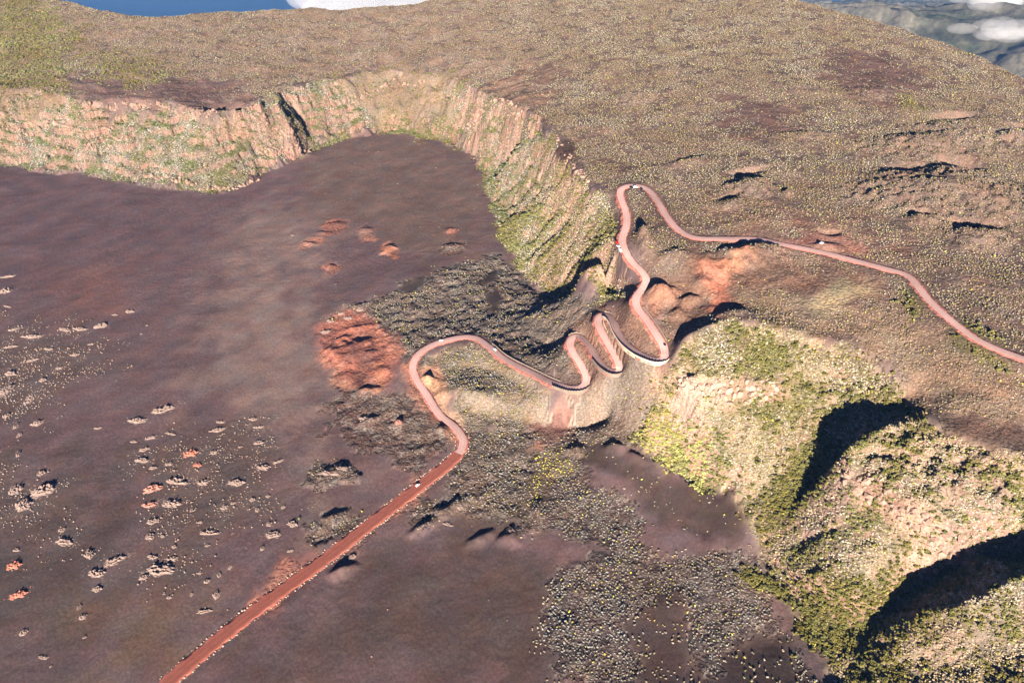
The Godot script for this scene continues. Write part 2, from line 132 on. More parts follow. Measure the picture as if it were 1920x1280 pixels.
	["thicket", 8, Color(.09, .085, .035), [.05, .4, .1, .9, 0], 1, 2, [101.5, -453.5, 115.3, -451.3, 135.7, -437.3, 158.7, -411, 173.9, -393.5, 168.3, -392.5, 144.9, -404.6, 121.4, -425.5, 103.1, -443.4]],
	["lower thicket", 9, Color(.07, .06, .03), [.1, .6, .03, .6, 0], 1, 2, [182.8, -361.1, 188.6, -374.3, 215.7, -391.1, 239.1, -397.6, 248.3, -384.5, 235.3, -348.6, 223.6, -355.7, 196, -348.5]],
	["olive dell", 9, Color(.075, .06, .03), [.06, .5, .04, .9, 0], 1, 2, [179, -322.4, 200.9, -312, 231.9, -292.8, 269, -296.4, 280.1, -292, 253.3, -278.3, 215.4, -253.5, 200.3, -261.6, 197.2, -301.5]],
	["ravine scrub", 9, Color(.2, .155, .11), [.3, .6, .02, .2, 0], 1, 2, [277.5, -310.5, 316.4, -312.3, 369.7, -311.1, 354.8, -289.8, 299.1, -284.3, 253.1, -274.7]],
	["grey slope", 12, Color(.15, .12, .092), [.9, .2, .01, .0, 0], .8, 2, [200.9, -350, 231.1, -356.1, 259.1, -337, 286.3, -311.1, 286.3, -307.7, 243.8, -308.8, 206, -321.1]],
	["green clumps", 7, Color(.12, .11, .05), [.3, .6, .04, .12, 0], 1, 2, [189.9, -464, 207.8, -473.6, 218.9, -461.5, 215.7, -436.5, 196.6, -441.1]],
	["green clumps", 7, Color(.12, .11, .05), [.3, .6, .04, .12, 0], 1, 2, [152.1, -456, 192.5, -435.5, 235.8, -429.2, 226.4, -414.6, 187, -424.1]],
	["R3 face", 12, Color(.17, .13, .105), [.9, .25, .01, .03, 0], 1.3, 2, [234.5, -235, 255.9, -256.9, 282.5, -262.3, 340.9, -267.7, 369.6, -220.9]],
	["red mound", 3.5, Color(.2, .085, .062), [0, 0, 0, 0, .02], .3, 4, [-250.4, -838.7, -248.6, -871.6, -231.3, -886.5, -218.7, -876, -224.6, -850, -239.4, -836]],
	["red mound", 3.5, Color(.23, .12, .095), [0, 0, 0, 0, .02], .3, 4, [-270.8, -800, -265.3, -826.7, -249.8, -834.9, -244.1, -824, -256.9, -804]],
	["red mound", 3, Color(.17, .09, .072), [0, 0, 0, 0, .02], .3, 4, [-206.2, -857.1, -196.5, -871.6, -182.9, -852.8, -177.4, -825, -191.7, -819.6]],
	["red mound", 3, Color(.26, .12, .08), [0, 0, 0, 0, .01], .3, 4, [-167.9, -807.2, -160.9, -820.5, -144.7, -800.6, -140.7, -783.9, -148.3, -776.3, -162.3, -786.4]],
	["red mound", 3, Color(.2, .105, .085), [0, 0, 0, 0, .01], .3, 4, [-229, -760.6, -224.9, -772.9, -213.9, -763, -212.8, -743.8, -222.6, -741.4]],
	["red mound", 3, Color(.18, .075, .06), [.02, 0, 0, 0, .1], .3, 4, [-86.7, -845.4, -81.5, -862.5, -70.1, -848.2, -76.2, -834.2]],
	["red mound", 4, Color(.15, .09, .07), [.25, 0, 0, 0, .1], .5, 3, [-93.7, -794.1, -82, -817.8, -54.8, -820.5, -60.3, -794.1, -79.5, -781.3]],
	["bare plateau soil", 24, Color(.12, .075, .064), [.3, .1, 0, 0, .02], .5, 1, [481.1, -1138.6, 574.9, -1093.7, 565.3, -985.4, 463.1, -925.3, 427, -1022.8]],
	["bare plateau soil", 24, Color(.12, .075, .064), [.3, .1, 0, 0, .02], .5, 1, [278, -973, 355.9, -925.6, 342.5, -838.2, 270.3, -850.5]],
	["stony sand", 30, Color(.066, .047, .044), [0, 0, 0, 0, .6], .5, 0, [-613.6, -633.2, -490.9, -642.8, -431.7, -614.4, -417.9, -570.3, -450.7, -537.8, -444.9, -485.9, -515.6, -472.2]],
	["stony sand", 24, Color(.066, .047, .044), [0, 0, 0, 0, .5], .5, 0, [-335.1, -458.8, -276.8, -485.9, -231.1, -500.1, -207.4, -445.9, -188.1, -387, -226.5, -355.5, -250.4, -317.4, -286, -326.5, -308.5, -392.5]],
	["stony sand", 24, Color(.062, .045, .042), [0, 0, 0, 0, .5], .5, 0, [-468.8, -433.4, -394.5, -433.4, -348.1, -355.5, -367.4, -335.9, -429.5, -365.7]],
	["inside the bend", 6, Color(.17, .13, .09), [.6, .25, .05, 0, .02], .8, 3, [-87.5, -559, -83.4, -573.3, -59.8, -585.5, -40.8, -587, -26.7, -573.2, -7.8, -545.8, 38.9, -497.1, 38.5, -486.1, 9.7, -486.3, -30, -508.6, -61.4, -527, -68.3, -550.8]],
	["orange knoll", 4, Color(.36, .21, .13), [.05, 0, 0, 0, .05], .8, 4, [-91.1, -558.6, -77.1, -561.9, -67, -547.2, -63.5, -528.2, -73.6, -520.6, -83.8, -531.3]],
	["gully green", 5, Color(.1, .09, .045), [.3, .7, .02, .12, 0], 1, 2, [72.7, -755.2, 48.5, -791.4, 13.3, -793.3, 19.8, -784.3, 57.5, -778.1, 78.8, -741]],
	["gully green", 5, Color(.1, .09, .045), [.3, .7, .02, .12, 0], 1, 2, [53.1, -851.9, 24.7, -890.3, -14.6, -906.9, -7.2, -893, 34.8, -874.7, 60.2, -836.8]],
	["below the bends", 7, Color(.145, .112, .085), [.75, .25, .08, .02, .02], .9, 3, [34.4, -506.7, 48.3, -493.8, 66.8, -487.2, 97.3, -492.3, 114.5, -479.5, 116.7, -461.2, 110.2, -451.5, 97.7, -460.1, 76.3, -479.1, 48.1, -484.8]],
	["yellow clump", 5, Color(.12, .09, .06), [.2, .1, .75, 0, .02], .8, 3, [21.1, -446.7, 47.2, -452.5, 49.5, -428, 31.6, -416, 25.4, -393.1, 18.5, -398.7, 18.2, -422]],
	["roadside green", 5, Color(.11, .09, .05), [.2, .75, .04, .2, 0], .5, 1, [328, -512.2, 339.6, -516.2, 332.9, -477.7, 320.4, -462, 321, -485.1]],
	["roadside green", 6, Color(.11, .09, .05), [.2, .75, .04, .2, 0], .5, 1, [353.5, -464.2, 371.4, -456.4, 375.6, -433, 366.8, -439.5, 353, -453]],
	["roadside green", 5, Color(.11, .09, .05), [.2, .75, .04, .2, 0], .5, 1, [339.9, -459.1, 355, -438.8, 365.3, -419.6, 366.6, -407.4, 349.4, -419.6, 338.7, -438.8]],
	["far green", 10, Color(.12, .1, .05), [.2, .7, .04, .12, 0], .5, 1, [506.8, -947.5, 522.4, -951.5, 517, -900.1, 498.2, -887.5]],
	["eroded apron", 10, Color(.12, .085, .07), [.2, .03, .02, 0, .12], 1.3, 3, [-131.4, -506.3, -111.7, -533.3, -85.1, -501.1, -62.7, -468.2, -80.2, -449.5, -115.6, -464.5]],
	["eroded apron", 10, Color(.11, .08, .066), [.25, .05, .02, 0, .12], 1.3, 3, [-171.4, -432.5, -149.4, -438.7, -136.9, -420.4, -162.4, -411.6, -181.8, -417.4]],
	["eroded apron", 10, Color(.11, .08, .066), [.3, .06, .02, 0, .12], 1.4, 3, [-171.6, -372.8, -157.2, -386.2, -131.9, -391.7, -117.5, -383.5, -135.8, -364.9, -159, -354.8]],
]


func _ready() -> void:
	var cam := Camera3D.new()
	cam.name = "camera"
	cam.position = Vector3(0, 480, 0)
	cam.rotation_degrees = Vector3(-38, 0, 0)
	cam.fov = 50.0
	cam.near = 1.0
	cam.far = 90000.0
	add_child(cam)
	cam.current = true
	var we := WorldEnvironment.new()
	we.name = "daylight"
	var env := Environment.new()
	env.background_mode = Environment.BG_SKY
	var sm := ProceduralSkyMaterial.new()
	sm.sky_top_color = Color(0.10, 0.22, 0.45)
	sm.sky_horizon_color = Color(0.45, 0.55, 0.65)
	sm.ground_bottom_color = Color(0.05, 0.06, 0.08)
	sm.ground_horizon_color = Color(0.3, 0.36, 0.42)
	var sky := Sky.new()
	sky.sky_material = sm
	env.sky = sky
	env.background_energy_multiplier = 0.26
	env.tonemap_mode = Environment.TONE_MAPPER_LINEAR
	env.tonemap_exposure = 5.8
	env.sdfgi_enabled = true
	env.ssao_enabled = true
	env.ssil_enabled = true
	env.volumetric_fog_enabled = true
	env.volumetric_fog_density = 0.0
	env.fog_enabled = true
	env.fog_density = 0.000018
	env.fog_light_color = Color(0.45, 0.66, 0.95)
	we.environment = env
	add_child(we)
	var sun := DirectionalLight3D.new()
	sun.name = "sun"
	# the sun stands behind the helicopter, about 17 degrees up
	sun.rotation_degrees = Vector3(-17.2, -2.6, 0)
	sun.light_color = Color(1.0, 0.94, 0.86)
	sun.light_energy = 1.6
	sun.light_angular_distance = 0.5
	sun.shadow_enabled = true
	add_child(sun)
	var t0 := Time.get_ticks_msec()
	trace_road()
	solve_heights()
	print("heights ", Time.get_ticks_msec() - t0)
	paint()
	print("paint ", Time.get_ticks_msec() - t0)
	shape_ground()
	make_materials()
	build_ground()
	print("ground ", Time.get_ticks_msec() - t0)
	build_road()
	build_beyond()
	build_walls()
	build_vehicles()
	build_outcrops()
	build_rock_faces()
	build_roadside_stones()
	build_clouds()
	scatter()
	print("scatter ", Time.get_ticks_msec() - t0)


func trace_road() -> void:
	var c := Curve3D.new()
	c.bake_interval = 1.0
	var p := PackedVector3Array()
	for i in range(0, ROAD.size(), 3):
		p.append(Vector3(ROAD[i], ROAD[i + 1], ROAD[i + 2]))
	for i in p.size():
		var a := p[maxi(i - 1, 0)]
		var b := p[mini(i + 1, p.size() - 1)]
		var t := (b - a).normalized()
		var la := p[i].distance_to(a) * 0.36
		var lb := p[i].distance_to(b) * 0.36
		c.add_point(p[i], -t * la, t * lb)
	var n := int(c.get_baked_length() / 2.0)
	for i in n + 1:
		road_pts.append(c.sample_baked(minf(i * 2.0, c.get_baked_length()), true))
	for i in road_pts.size():
		road_dir.append((road_pts[mini(i + 1, road_pts.size() - 1)] - road_pts[maxi(i - 1, 0)]).normalized())
	print("road ", c.get_baked_length())


func solve_heights() -> void:
	var samples := PackedVector3Array()
	for l in LINES:
		var a: Array = l[1]
		for i in range(0, a.size() - 3, 3):
			var p := Vector3(a[i], a[i + 1], a[i + 2])
			var q := Vector3(a[i + 3], a[i + 4], a[i + 5])
			var n := int(Vector2(p.x - q.x, p.z - q.z).length() / 1.0) + 1
			for k in n:
				samples.append(p.lerp(q, float(k) / n))
		if l[0] == "plateau back":
			for k in 3:
				for i in range(0, a.size() - 3, 3):
					var p := Vector3(a[i], a[i + 1], a[i + 2])
					var q := Vector3(a[i + 3], a[i + 4], a[i + 5])
					for e in 60:
						var s := p.lerp(q, e / 60.0)
						var out := Vector3(s.x, 0, s.z).normalized()
						samples.append(s + out * [50.0, 110.0, 200.0][k] - Vector3(0, [38.0, 100.0, 190.0][k], 0))
	for q in road_pts.size() - 1:
		for e in 4:
			var m := road_pts[q].lerp(road_pts[q + 1], e * 0.25)
			var side := road_dir[q].cross(Vector3.UP).normalized()
			for o in [-4.0, -2.0, 0.0, 2.0, 4.0]:
				samples.append(m + side * o)
	var old := PackedFloat32Array()
	var ow := 0
	var oh := 0
	for lev in range(5, -1, -1):
		var f := 1 << lev
		var s := STEP * f
		var w := (NX - 1) / f + 2 if f > 1 else NX
		var h := (NZ - 1) / f + 2 if f > 1 else NZ
		var v := PackedFloat32Array()
		v.resize(w * h)
		if old.is_empty():
			v.fill(40.0)
		else:
			for j in h:
				var fj := minf(j * 0.5, oh - 1.001)
				var j0 := int(fj)
				var tj := fj - j0
				for i in w:
					var fi := minf(i * 0.5, ow - 1.001)
					var i0 := int(fi)
					var ti := fi - i0
					var k := j0 * ow + i0
					v[j * w + i] = lerpf(lerpf(old[k], old[k + 1], ti), lerpf(old[k + ow], old[k + ow + 1], ti), tj)
		var sum := PackedFloat32Array()
		sum.resize(w * h)
		var cnt := PackedInt32Array()
		cnt.resize(w * h)
		for p in samples:
			var i := int((p.x - X0) / s + 0.5)
			var j := int((p.z - Z0) / s + 0.5)
			if i >= 0 and j >= 0 and i < w and j < h:
				sum[j * w + i] += p.y
				cnt[j * w + i] += 1
		for k in w * h:
			if cnt[k] > 0:
				v[k] = sum[k] / cnt[k]
		var its: int = [36, 40, 40, 40, 50, 80][lev]
		var om := 1.5 if lev > 1 else 1.2
		for it in its:
			for j in h:
				var up := w if j > 0 else -w
				var dn := w if j < h - 1 else -w
				var row := j * w
				for i in w:
					var k := row + i
					if cnt[k] == 0:
						var l := v[k - 1] if i > 0 else v[k + 1]
						var r := v[k + 1] if i < w - 1 else v[k - 1]
						v[k] += ((l + r + v[k - up] + v[k + dn]) * 0.25 - v[k]) * om
		old = v
		ow = w
		oh = h
	# soften the creases a little
	for pass_no in 2:
		var src := old.duplicate()
		for j in range(1, NZ - 1):
			for i in range(1, NX - 1):
				var k := j * NX + i
				old[k] = src[k] * 0.4 + (src[k - 1] + src[k + 1] + src[k - NX] + src[k + NX]) * 0.15
	H = old


func in_sight(x: float, z: float, y: float, m: float) -> bool:
	# the part of the land that stands in front of the lookout, and a margin round it
	var dy := y - 480.0
	var depth := dy * -0.6157 + z * -0.788
	if depth < 50.0:
		return false
	var up := dy * 0.788 - z * 0.6157
	return absf(x) < depth * 0.6995 + m and absf(up) < depth * 0.4663 + m



# ---------------------------------------------------------------- soils and plants, painted on a 4 m grid of the land
const PNX := 542
const PNZ := 409
var col := PackedColorArray()
var dens: Array[PackedFloat32Array] = []
var rough := PackedFloat32Array()
var zone := PackedByteArray()

func noise(sd: int, freq: float, octaves := 4, kind := FastNoiseLite.FRACTAL_FBM) -> FastNoiseLite:
	var n := FastNoiseLite.new()
	n.seed = sd
	n.noise_type = FastNoiseLite.TYPE_SIMPLEX_SMOOTH
	n.frequency = freq
	n.fractal_type = kind
	n.fractal_octaves = octaves
	return n


func paint() -> void:
	col.resize(PNX * PNZ)
	col.fill(Color(0.078, 0.0515, 0.0545))
	rough.resize(PNX * PNZ)
	rough.fill(0.2)
	zone.resize(PNX * PNZ)
	for c in 5:
		var d := PackedFloat32Array()
		d.resize(PNX * PNZ)
		dens.append(d)
	var wob := noise(5, 0.02, 4)
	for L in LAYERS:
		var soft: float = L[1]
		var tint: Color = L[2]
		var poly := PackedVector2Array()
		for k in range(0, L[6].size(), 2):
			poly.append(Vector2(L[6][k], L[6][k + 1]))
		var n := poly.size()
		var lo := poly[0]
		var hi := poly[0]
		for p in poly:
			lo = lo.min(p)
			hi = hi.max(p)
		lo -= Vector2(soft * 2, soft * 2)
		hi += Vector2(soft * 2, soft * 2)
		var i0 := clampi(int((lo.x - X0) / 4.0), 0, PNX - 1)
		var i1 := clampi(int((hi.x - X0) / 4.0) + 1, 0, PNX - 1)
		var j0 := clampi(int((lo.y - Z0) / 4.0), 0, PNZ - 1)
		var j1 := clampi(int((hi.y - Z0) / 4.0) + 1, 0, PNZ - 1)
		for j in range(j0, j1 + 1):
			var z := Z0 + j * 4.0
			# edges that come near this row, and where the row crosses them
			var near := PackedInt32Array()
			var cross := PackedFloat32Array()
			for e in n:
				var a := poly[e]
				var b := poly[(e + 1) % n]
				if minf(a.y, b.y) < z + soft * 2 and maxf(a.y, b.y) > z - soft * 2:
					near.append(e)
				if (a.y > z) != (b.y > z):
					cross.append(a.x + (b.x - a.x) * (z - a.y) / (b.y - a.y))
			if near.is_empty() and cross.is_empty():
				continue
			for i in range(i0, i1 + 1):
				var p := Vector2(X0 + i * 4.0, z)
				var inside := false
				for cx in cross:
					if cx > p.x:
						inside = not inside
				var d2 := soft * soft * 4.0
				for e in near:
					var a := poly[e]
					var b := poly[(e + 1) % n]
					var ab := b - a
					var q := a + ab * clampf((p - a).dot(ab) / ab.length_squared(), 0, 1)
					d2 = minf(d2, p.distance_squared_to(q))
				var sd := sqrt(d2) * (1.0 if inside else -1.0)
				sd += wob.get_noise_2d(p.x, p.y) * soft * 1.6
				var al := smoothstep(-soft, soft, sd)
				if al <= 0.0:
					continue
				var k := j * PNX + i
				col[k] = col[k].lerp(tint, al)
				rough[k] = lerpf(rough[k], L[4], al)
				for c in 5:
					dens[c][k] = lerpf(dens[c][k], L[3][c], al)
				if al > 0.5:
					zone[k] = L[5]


func shape_ground() -> void:
	var big := noise(11, 0.012, 4)
	var mid := noise(12, 0.055, 4)
	var small := noise(13, 0.16, 3)
	var rid := noise(14, 0.022, 4, FastNoiseLite.FRACTAL_RIDGED)
	var str_n := noise(15, 0.006, 3)
	var dune := noise(16, 0.011, 3, FastNoiseLite.FRACTAL_RIDGED)
	var swing := noise(17, 0.014, 3)
	var flow := noise(18, 0.03, 4, FastNoiseLite.FRACTAL_RIDGED)
	var best := PackedFloat32Array()
	best.resize(NX * NZ)
	best.fill(99.0)
	var bed := PackedFloat32Array()
	bed.resize(NX * NZ)
	for q in road_pts.size():
		var p := road_pts[q]
		var ci := int((p.x - X0) / STEP)
		var cj := int((p.z - Z0) / STEP)
		for j in range(maxi(cj - 20, 0), mini(cj + 21, NZ)):
			for i in range(maxi(ci - 20, 0), mini(ci + 21, NX)):
				var d := Vector2(X0 + i * STEP - p.x, Z0 + j * STEP - p.z).length()
				var k := j * NX + i
				if d < best[k]:
					best[k] = d
					bed[k] = p.y
	var out := H.duplicate()
	# mounds: x, z, radius across, radius along, height, sharpness
	for j in range(1, NZ - 1):
		var z := Z0 + j * STEP
		for i in range(1, NX - 1):
			var k := j * NX + i
			var x := X0 + i * STEP
			var h := H[k]
			if not in_sight(x, z, h, 160.0):
				continue
			var pk := (j >> 1) * PNX + (i >> 1)
			var r := rough[pk]
			# uneven cliffs: the rim and the foot swing in and out
			var sway := smoothstep(12.0, 34.0, best[k]) if best[k] < 90.0 else 1.0
			var wx := 0.0
			var wz := 0.0
			if z > -860.0 or x > 40.0:
				sway *= 0.4
			if sway > 0.0:
				wx = sway * (12.0 * swing.get_noise_2d(x, z) + 5.0 * swing.get_noise_2d(x * 3.1, z * 3.1))
				wz = sway * (12.0 * swing.get_noise_2d(x + 700.0, z) + 5.0 * swing.get_noise_2d(x * 3.1 + 700.0, z * 3.1))
				var fi := clampf(i + wx / STEP, 1, NX - 3)
				var fj := clampf(j + wz / STEP, 1, NZ - 3)
				var q := int(fj) * NX + int(fi)
				h = lerpf(lerpf(H[q], H[q + 1], fi - int(fi)), lerpf(H[q + NX], H[q + NX + 1], fi - int(fi)), fj - int(fj))
			var i2 := maxi(i - 3, 0)
			var i3 := mini(i + 3, NX - 1)
			var gx := (H[j * NX + i3] - H[j * NX + i2]) / (STEP * 6.0)
			var gz := (H[mini(j + 3, NZ - 1) * NX + i] - H[maxi(j - 3, 0) * NX + i]) / (STEP * 6.0)
			var s := sqrt(gx * gx + gz * gz)
			var zn := zone[pk]
			var wall := smoothstep(0.35, 0.9, s) if zn == 2 else 0.0
			if zn == 0:
				h += 0.35 * dune.get_noise_2d(x * 0.7 + z * 0.4, z * 1.3) + 0.08 * mid.get_noise_2d(x, z)
				# lobes of blown and washed sand, each with a small step at its edge
				var lobe := str_n.get_noise_2d(x * 0.8 + 90.0, z * 1.5) * 9.0 + 0.35 * mid.get_noise_2d(x * 0.6, z * 0.6)
				h += 0.22 * (lobe - floorf(lobe)) * smoothstep(0.0, 0.35, big.get_noise_2d(x * 0.4, z * 0.4 + 300.0) + 0.22)
			else:
				h += r * (1.5 * mid.get_noise_2d(x, z) + 0.8 * small.get_noise_2d(x, z)) + 2.0 * big.get_noise_2d(x, z) * minf(r, 1.0)
				if zn == 3:
					h += sway * r * 1.7 * (flow.get_noise_2d(x * 0.35 - z * 0.1, z * 1.1 + x * 0.25) + 0.3)
				elif zn == 1:
					h += sway * 2.0 * flow.get_noise_2d(x * 0.25 + z * 0.1, z * 0.5 - x * 0.1)
			if wall > 0.0:
				# runnels down the slope
				var ax := gx * gx / (s * s)
				var down := lerpf(rid.get_noise_2d(x * 1.3 + wx * 2.0, z * 0.5), rid.get_noise_2d(x * 0.5, z * 1.3 + wz * 2.0), ax)
				var far_wall := smoothstep(-850.0, -980.0, z) * smoothstep(60.0, -40.0, x)
				h -= wall * sway * lerpf(11.0, 2.6, far_wall) * (down + 0.1) + wall * sway * 2.5 * small.get_noise_2d(x * 0.8, z * 0.8)
				# beds of lava, hard and soft by turns
				var hw := h + 16.0 * str_n.get_noise_2d(x, z) + 2.5 * mid.get_noise_2d(x, z)
				var st := 12.0
				var f := hw / st - floorf(hw / st)
				var g := smoothstep(0.42, 0.75, f)
				h += wall * sway * (g - f) * st * lerpf(0.55, 1.0, far_wall) * clampf(lerpf(0.5, 0.6, far_wall) + 2.2 * big.get_noise_2d(x * 1.6 + 500.0, z * 1.6), 0.0, 1.0)
			out[k] = h
	H = out
	for M in MOUNDS:
		mound(Vector2(M[0], M[2]), M[3], M[4], M[5], M[6])
	# the road bed is cut into the slope and filled out from it
	for k in NX * NZ:
		if best[k] < 14.0:
			var wide := 1.0 if k / NX * STEP + Z0 > -440.0 else 0.0
			var a := 1.0 - smoothstep(4.4 + 2.0 * wide, 7.5 + 4.0 * wide, best[k])
			H[k] = lerpf(H[k], bed[k] - 0.35, a)
			var pk := (k / NX >> 1) * PNX + (k % NX >> 1)
			if best[k] < 6.5:
				for c in 5:
					dens[c][pk] = 0.0
	# spilled earth rounds off the banks
	for pass_no in 3:
		var src := H.duplicate()
		for k in range(NX, NX * (NZ - 1)):
			if best[k] > 4.2 and best[k] < 11.0:
				H[k] = src[k] * 0.3 + (src[k - 1] + src[k + 1] + src[k - NX] + src[k + NX]) * 0.175
	road_near = best


var road_near := PackedFloat32Array()

func mound(c: Vector2, rx: float, rz: float, hgt: float, turn: float) -> void:
	var n := noise(int(absf(c.x * 3.0 + c.y)) + 7, 0.08, 3)
	var reach := maxf(rx, rz) * 1.9
	for j in range(maxi(int((c.y - reach - Z0) / STEP), 1), mini(int((c.y + reach - Z0) / STEP) + 2, NZ - 1)):
		for i in range(maxi(int((c.x - reach - X0) / STEP), 1), mini(int((c.x + reach - X0) / STEP) + 2, NX - 1)):
			var d := (Vector2(X0 + i * STEP, Z0 + j * STEP) - c).rotated(deg_to_rad(turn))
			var q := Vector2(d.x / rx, d.y / (rz * (1.5 if d.y > 0.0 else 0.8))).length() + 0.25 * n.get_noise_2d(X0 + i * STEP, Z0 + j * STEP)
			if q < 1.0:
				H[j * NX + i] += hgt * (1.0 - smoothstep(0.0, 1.0, q))


func height(x: float, z: float) -> float:
	var fi := clampf((x - X0) / STEP, 0, NX - 2)
	var fj := clampf((z - Z0) / STEP, 0, NZ - 2)
	var i := int(fi)
	var j := int(fj)
	var k := j * NX + i
	var u := fi - i
	var v := fj - j
	# the two triangles of the cell
	if u + v <= 1.0:
		return H[k] + (H[k + 1] - H[k]) * u + (H[k + NX] - H[k]) * v
	return H[k + NX + 1] + (H[k + NX] - H[k + NX + 1]) * (1.0 - u) + (H[k + 1] - H[k + NX + 1]) * (1.0 - v)


const MOUNDS := [
	[-238.9, 1, -867.9, 18, 10, 2.6, 20], [-248.5, 1, -845.1, 14, 6, 1.6, -10], [-258.7, 1, -817.6, 14, 7, 1.8, -20], [-193.4, 1, -850.7, 13, 14, 2.6, 0], [-155.6, 1, -804.3, 13, 15, 3.6, -25], [-221.7, 1, -761.4, 9, 9, 2.6, 0], [-208, 1, -723.7, 3, 2.5, 1.2, 0], [-80.7, 3, -850, 12, 9, 2, 0], [-75.8, 3, -806.2, 20, 12, 3, 0],
	[251.9, 131, -713.4, 34, 22, 9, 8], [258.3, 131, -750, 36, 9, -6, 8], [224.1, 131, -674.6, 20, 14, 5, 20], [224.1, 131, -691.2, 20, 6, -4, 20], [285.5, 135, -690.5, 10, 8, 4, 0], [444.1, 142, -690.9, 120, 50, 10, 0], [477.7, 142, -726.3, 50, 30, 8, -10], [496.3, 142, -758.9, 34, 22, -13, -10], [430.5, 142, -749.2, 36, 14, -5, 0], [492.8, 143, -809.5, 120, 40, 9, 4], [523.2, 143, -847.9, 60, 26, 7, 0], [548.4, 143, -887.4, 50, 12, -8, 5], [594.1, 142, -830.8, 30, 16, 7, 0], [612, 142, -863.9, 24, 10, -6, 0], [436.5, 139, -597.6, 42, 22, 7, 0], [446.3, 139, -622.1, 40, 10, -8, -6], [394.6, 139, -626.3, 24, 12, 5, 0], [398.7, 139, -641.3, 20, 6, -5, 0], [408.6, 140, -722.8, 40, 14, 4, 0], [288.8, 135, -583.1, 20, 9, 3, 0], [300.2, 135, -607.6, 18, 6, -3, -12], [341.5, 140, -835.8, 60, 20, 4, 0], [206.2, 130, -782.9, 50, 16, 4, 10], [176.6, 125, -1004.1, 60, 20, 5, 0], [485.6, 146, -964.7, 70, 24, 5, 0], [-52.8, 104, -1238.7, 60, 24, 4, 0], [-406.9, 95, -1239.9, 60, 20, 4, 0], [-687, 97, -1386, 70, 26, 5, 0],
	[215.5, 131, -580.3, 44, 18, 9, 4], [221.4, 131, -603.6, 26, 7, -3, 6], [135.4, 105, -549.1, 24, 12, 9, -25], [128.4, 117, -625.7, 8, 14, 8, 0], [155.2, 110, -535.1, 16, 7, 6, 0], [144.8, 103, -524.6, 12, 9, 4, 20], [185.4, 114, -501.5, 20, 8, 4, 0], [144.4, 122, -587.6, 20, 12, 4, 0], [170.8, 124, -548.1, 12, 24, 4, 30],
	[-83.4, 13, -542.7, 10, 7, 6, 0], [-30, 16, -508.6, 30, 10, 6, -20], [-63.5, 6, -479.8, 8, 10, 4, 0], [-103.6, 1, -484.9, 6, 4, 3, 0], [-133.7, 1, -488.4, 20, 6, 3, 20], [-166.9, 1, -595, 40, 26, 5, 10], [-140.2, 1, -530.4, 22, 9, 3, 0], [-181.4, 1, -613.1, 15, 11, 2.4, 15], [-147.5, 1, -584.5, 8, 7, 1.6, 0], [-129.7, 1, -559.1, 11, 10, 2, -20], [-165.2, 1, -554.2, 16, 9, 1.8, 10], [-192, 1, -595, 8, 9, 1.5, 0], [-166.7, 1, -633.8, 24, 7, 2, 15], [-125.5, 2, -598.2, 9, 8, 1.8, 10],
	[-68.6, 1, -372.8, 22, 7, 4, 35], [-48.3, 1.5, -391.3, 20, 6, 4, 35], [-61.1, 1, -386.2, 9, 6, 3, 0], [-2.1, 1, -359.8, 14, 8, 4, 10], [-25.3, 1, -359.8, 20, 6, 3, 30], [-129.6, 0.5, -330.8, 16, 7, 4, 25], [-129.3, 1, -491.9, 10, 4, 2, 25], [-156, 0, -424.3, 22, 8, 3, 30], [-147.2, 0, -378.9, 22, 9, 3, 30],
	[88.6, 5, -441.3, 16, 5, 5, -25], [105.6, 5, -428.9, 14, 4, 4, -30], [56.3, 6, -446.7, 12, 6, 5, 0], [21.8, 1, -386.2, 8, 14, 4, 0]
]


# ---------------------------------------------------------------- surfaces
var mat := {}

func grain(sd: int, freq: float, lo: float, hi: float, size := 1024, octaves := 5) -> ImageTexture:
	var n := noise(sd, freq, octaves)
	n.fractal_gain = 0.62
	var im := n.get_seamless_image(size, size)
	im.convert(Image.FORMAT_L8)
	var data := im.get_data()
	for k in data.size():
		data[k] = int(clampf(lerpf(lo, hi, data[k] / 255.0), 0.0, 1.0) * 255.0)
	return ImageTexture.create_from_image(Image.create_from_data(size, size, false, Image.FORMAT_L8, data))


func soil(sd: int, metres: float, lo: float, relief: float) -> StandardMaterial3D:
	var m := StandardMaterial3D.new()
	m.vertex_color_use_as_albedo = true
	m.roughness = 1.0
	m.metallic_specular = 0.15
	m.albedo_texture = grain(sd, 0.03, lo, 1.0)
	m.heightmap_enabled = true
	m.heightmap_texture = grain(sd + 50, 0.02, 0.0, 1.0)
	m.heightmap_scale = relief
	m.uv1_triplanar = true
	m.uv1_world_triplanar = true
	m.uv1_scale = Vector3.ONE / metres
	return m


func plain_mat(c: Color, r := 0.9, metal := 0.0) -> StandardMaterial3D:
	var m := StandardMaterial3D.new()
	m.albedo_color = c
	m.roughness = r
	m.metallic = metal
	return m


func make_materials() -> void:
	mat.sand = soil(101, 90.0, 0.74, 16.0)
	mat.soil = soil(102, 80.0, 0.5, 120.0)
	mat.rock = soil(103, 70.0, 0.45, 220.0)
	mat.lava = soil(104, 75.0, 0.45, 160.0)
	mat.cinder = soil(105, 85.0, 0.6, 80.0)
	var lf := StandardMaterial3D.new()
	lf.vertex_color_use_as_albedo = true
	lf.roughness = 1.0
	lf.metallic_specular = 0.1
	mat.leaf = lf
	mat.stone = soil(109, 12.0, 0.6, 60.0)
	mat.bark = plain_mat(Color(0.22, 0.17, 0.13), 1.0)
	mat.asphalt = soil(106, 30.0, 0.8, 4.0)
	mat.dirt = soil(107, 30.0, 0.75, 8.0)


func structure(called: String, m: Mesh, material: Material) -> MeshInstance3D:
	var o := MeshInstance3D.new()
	o.name = called
	o.mesh = m
	o.material_override = material
	o.set_meta("kind", "structure")
	add_child(o, true)
	return o


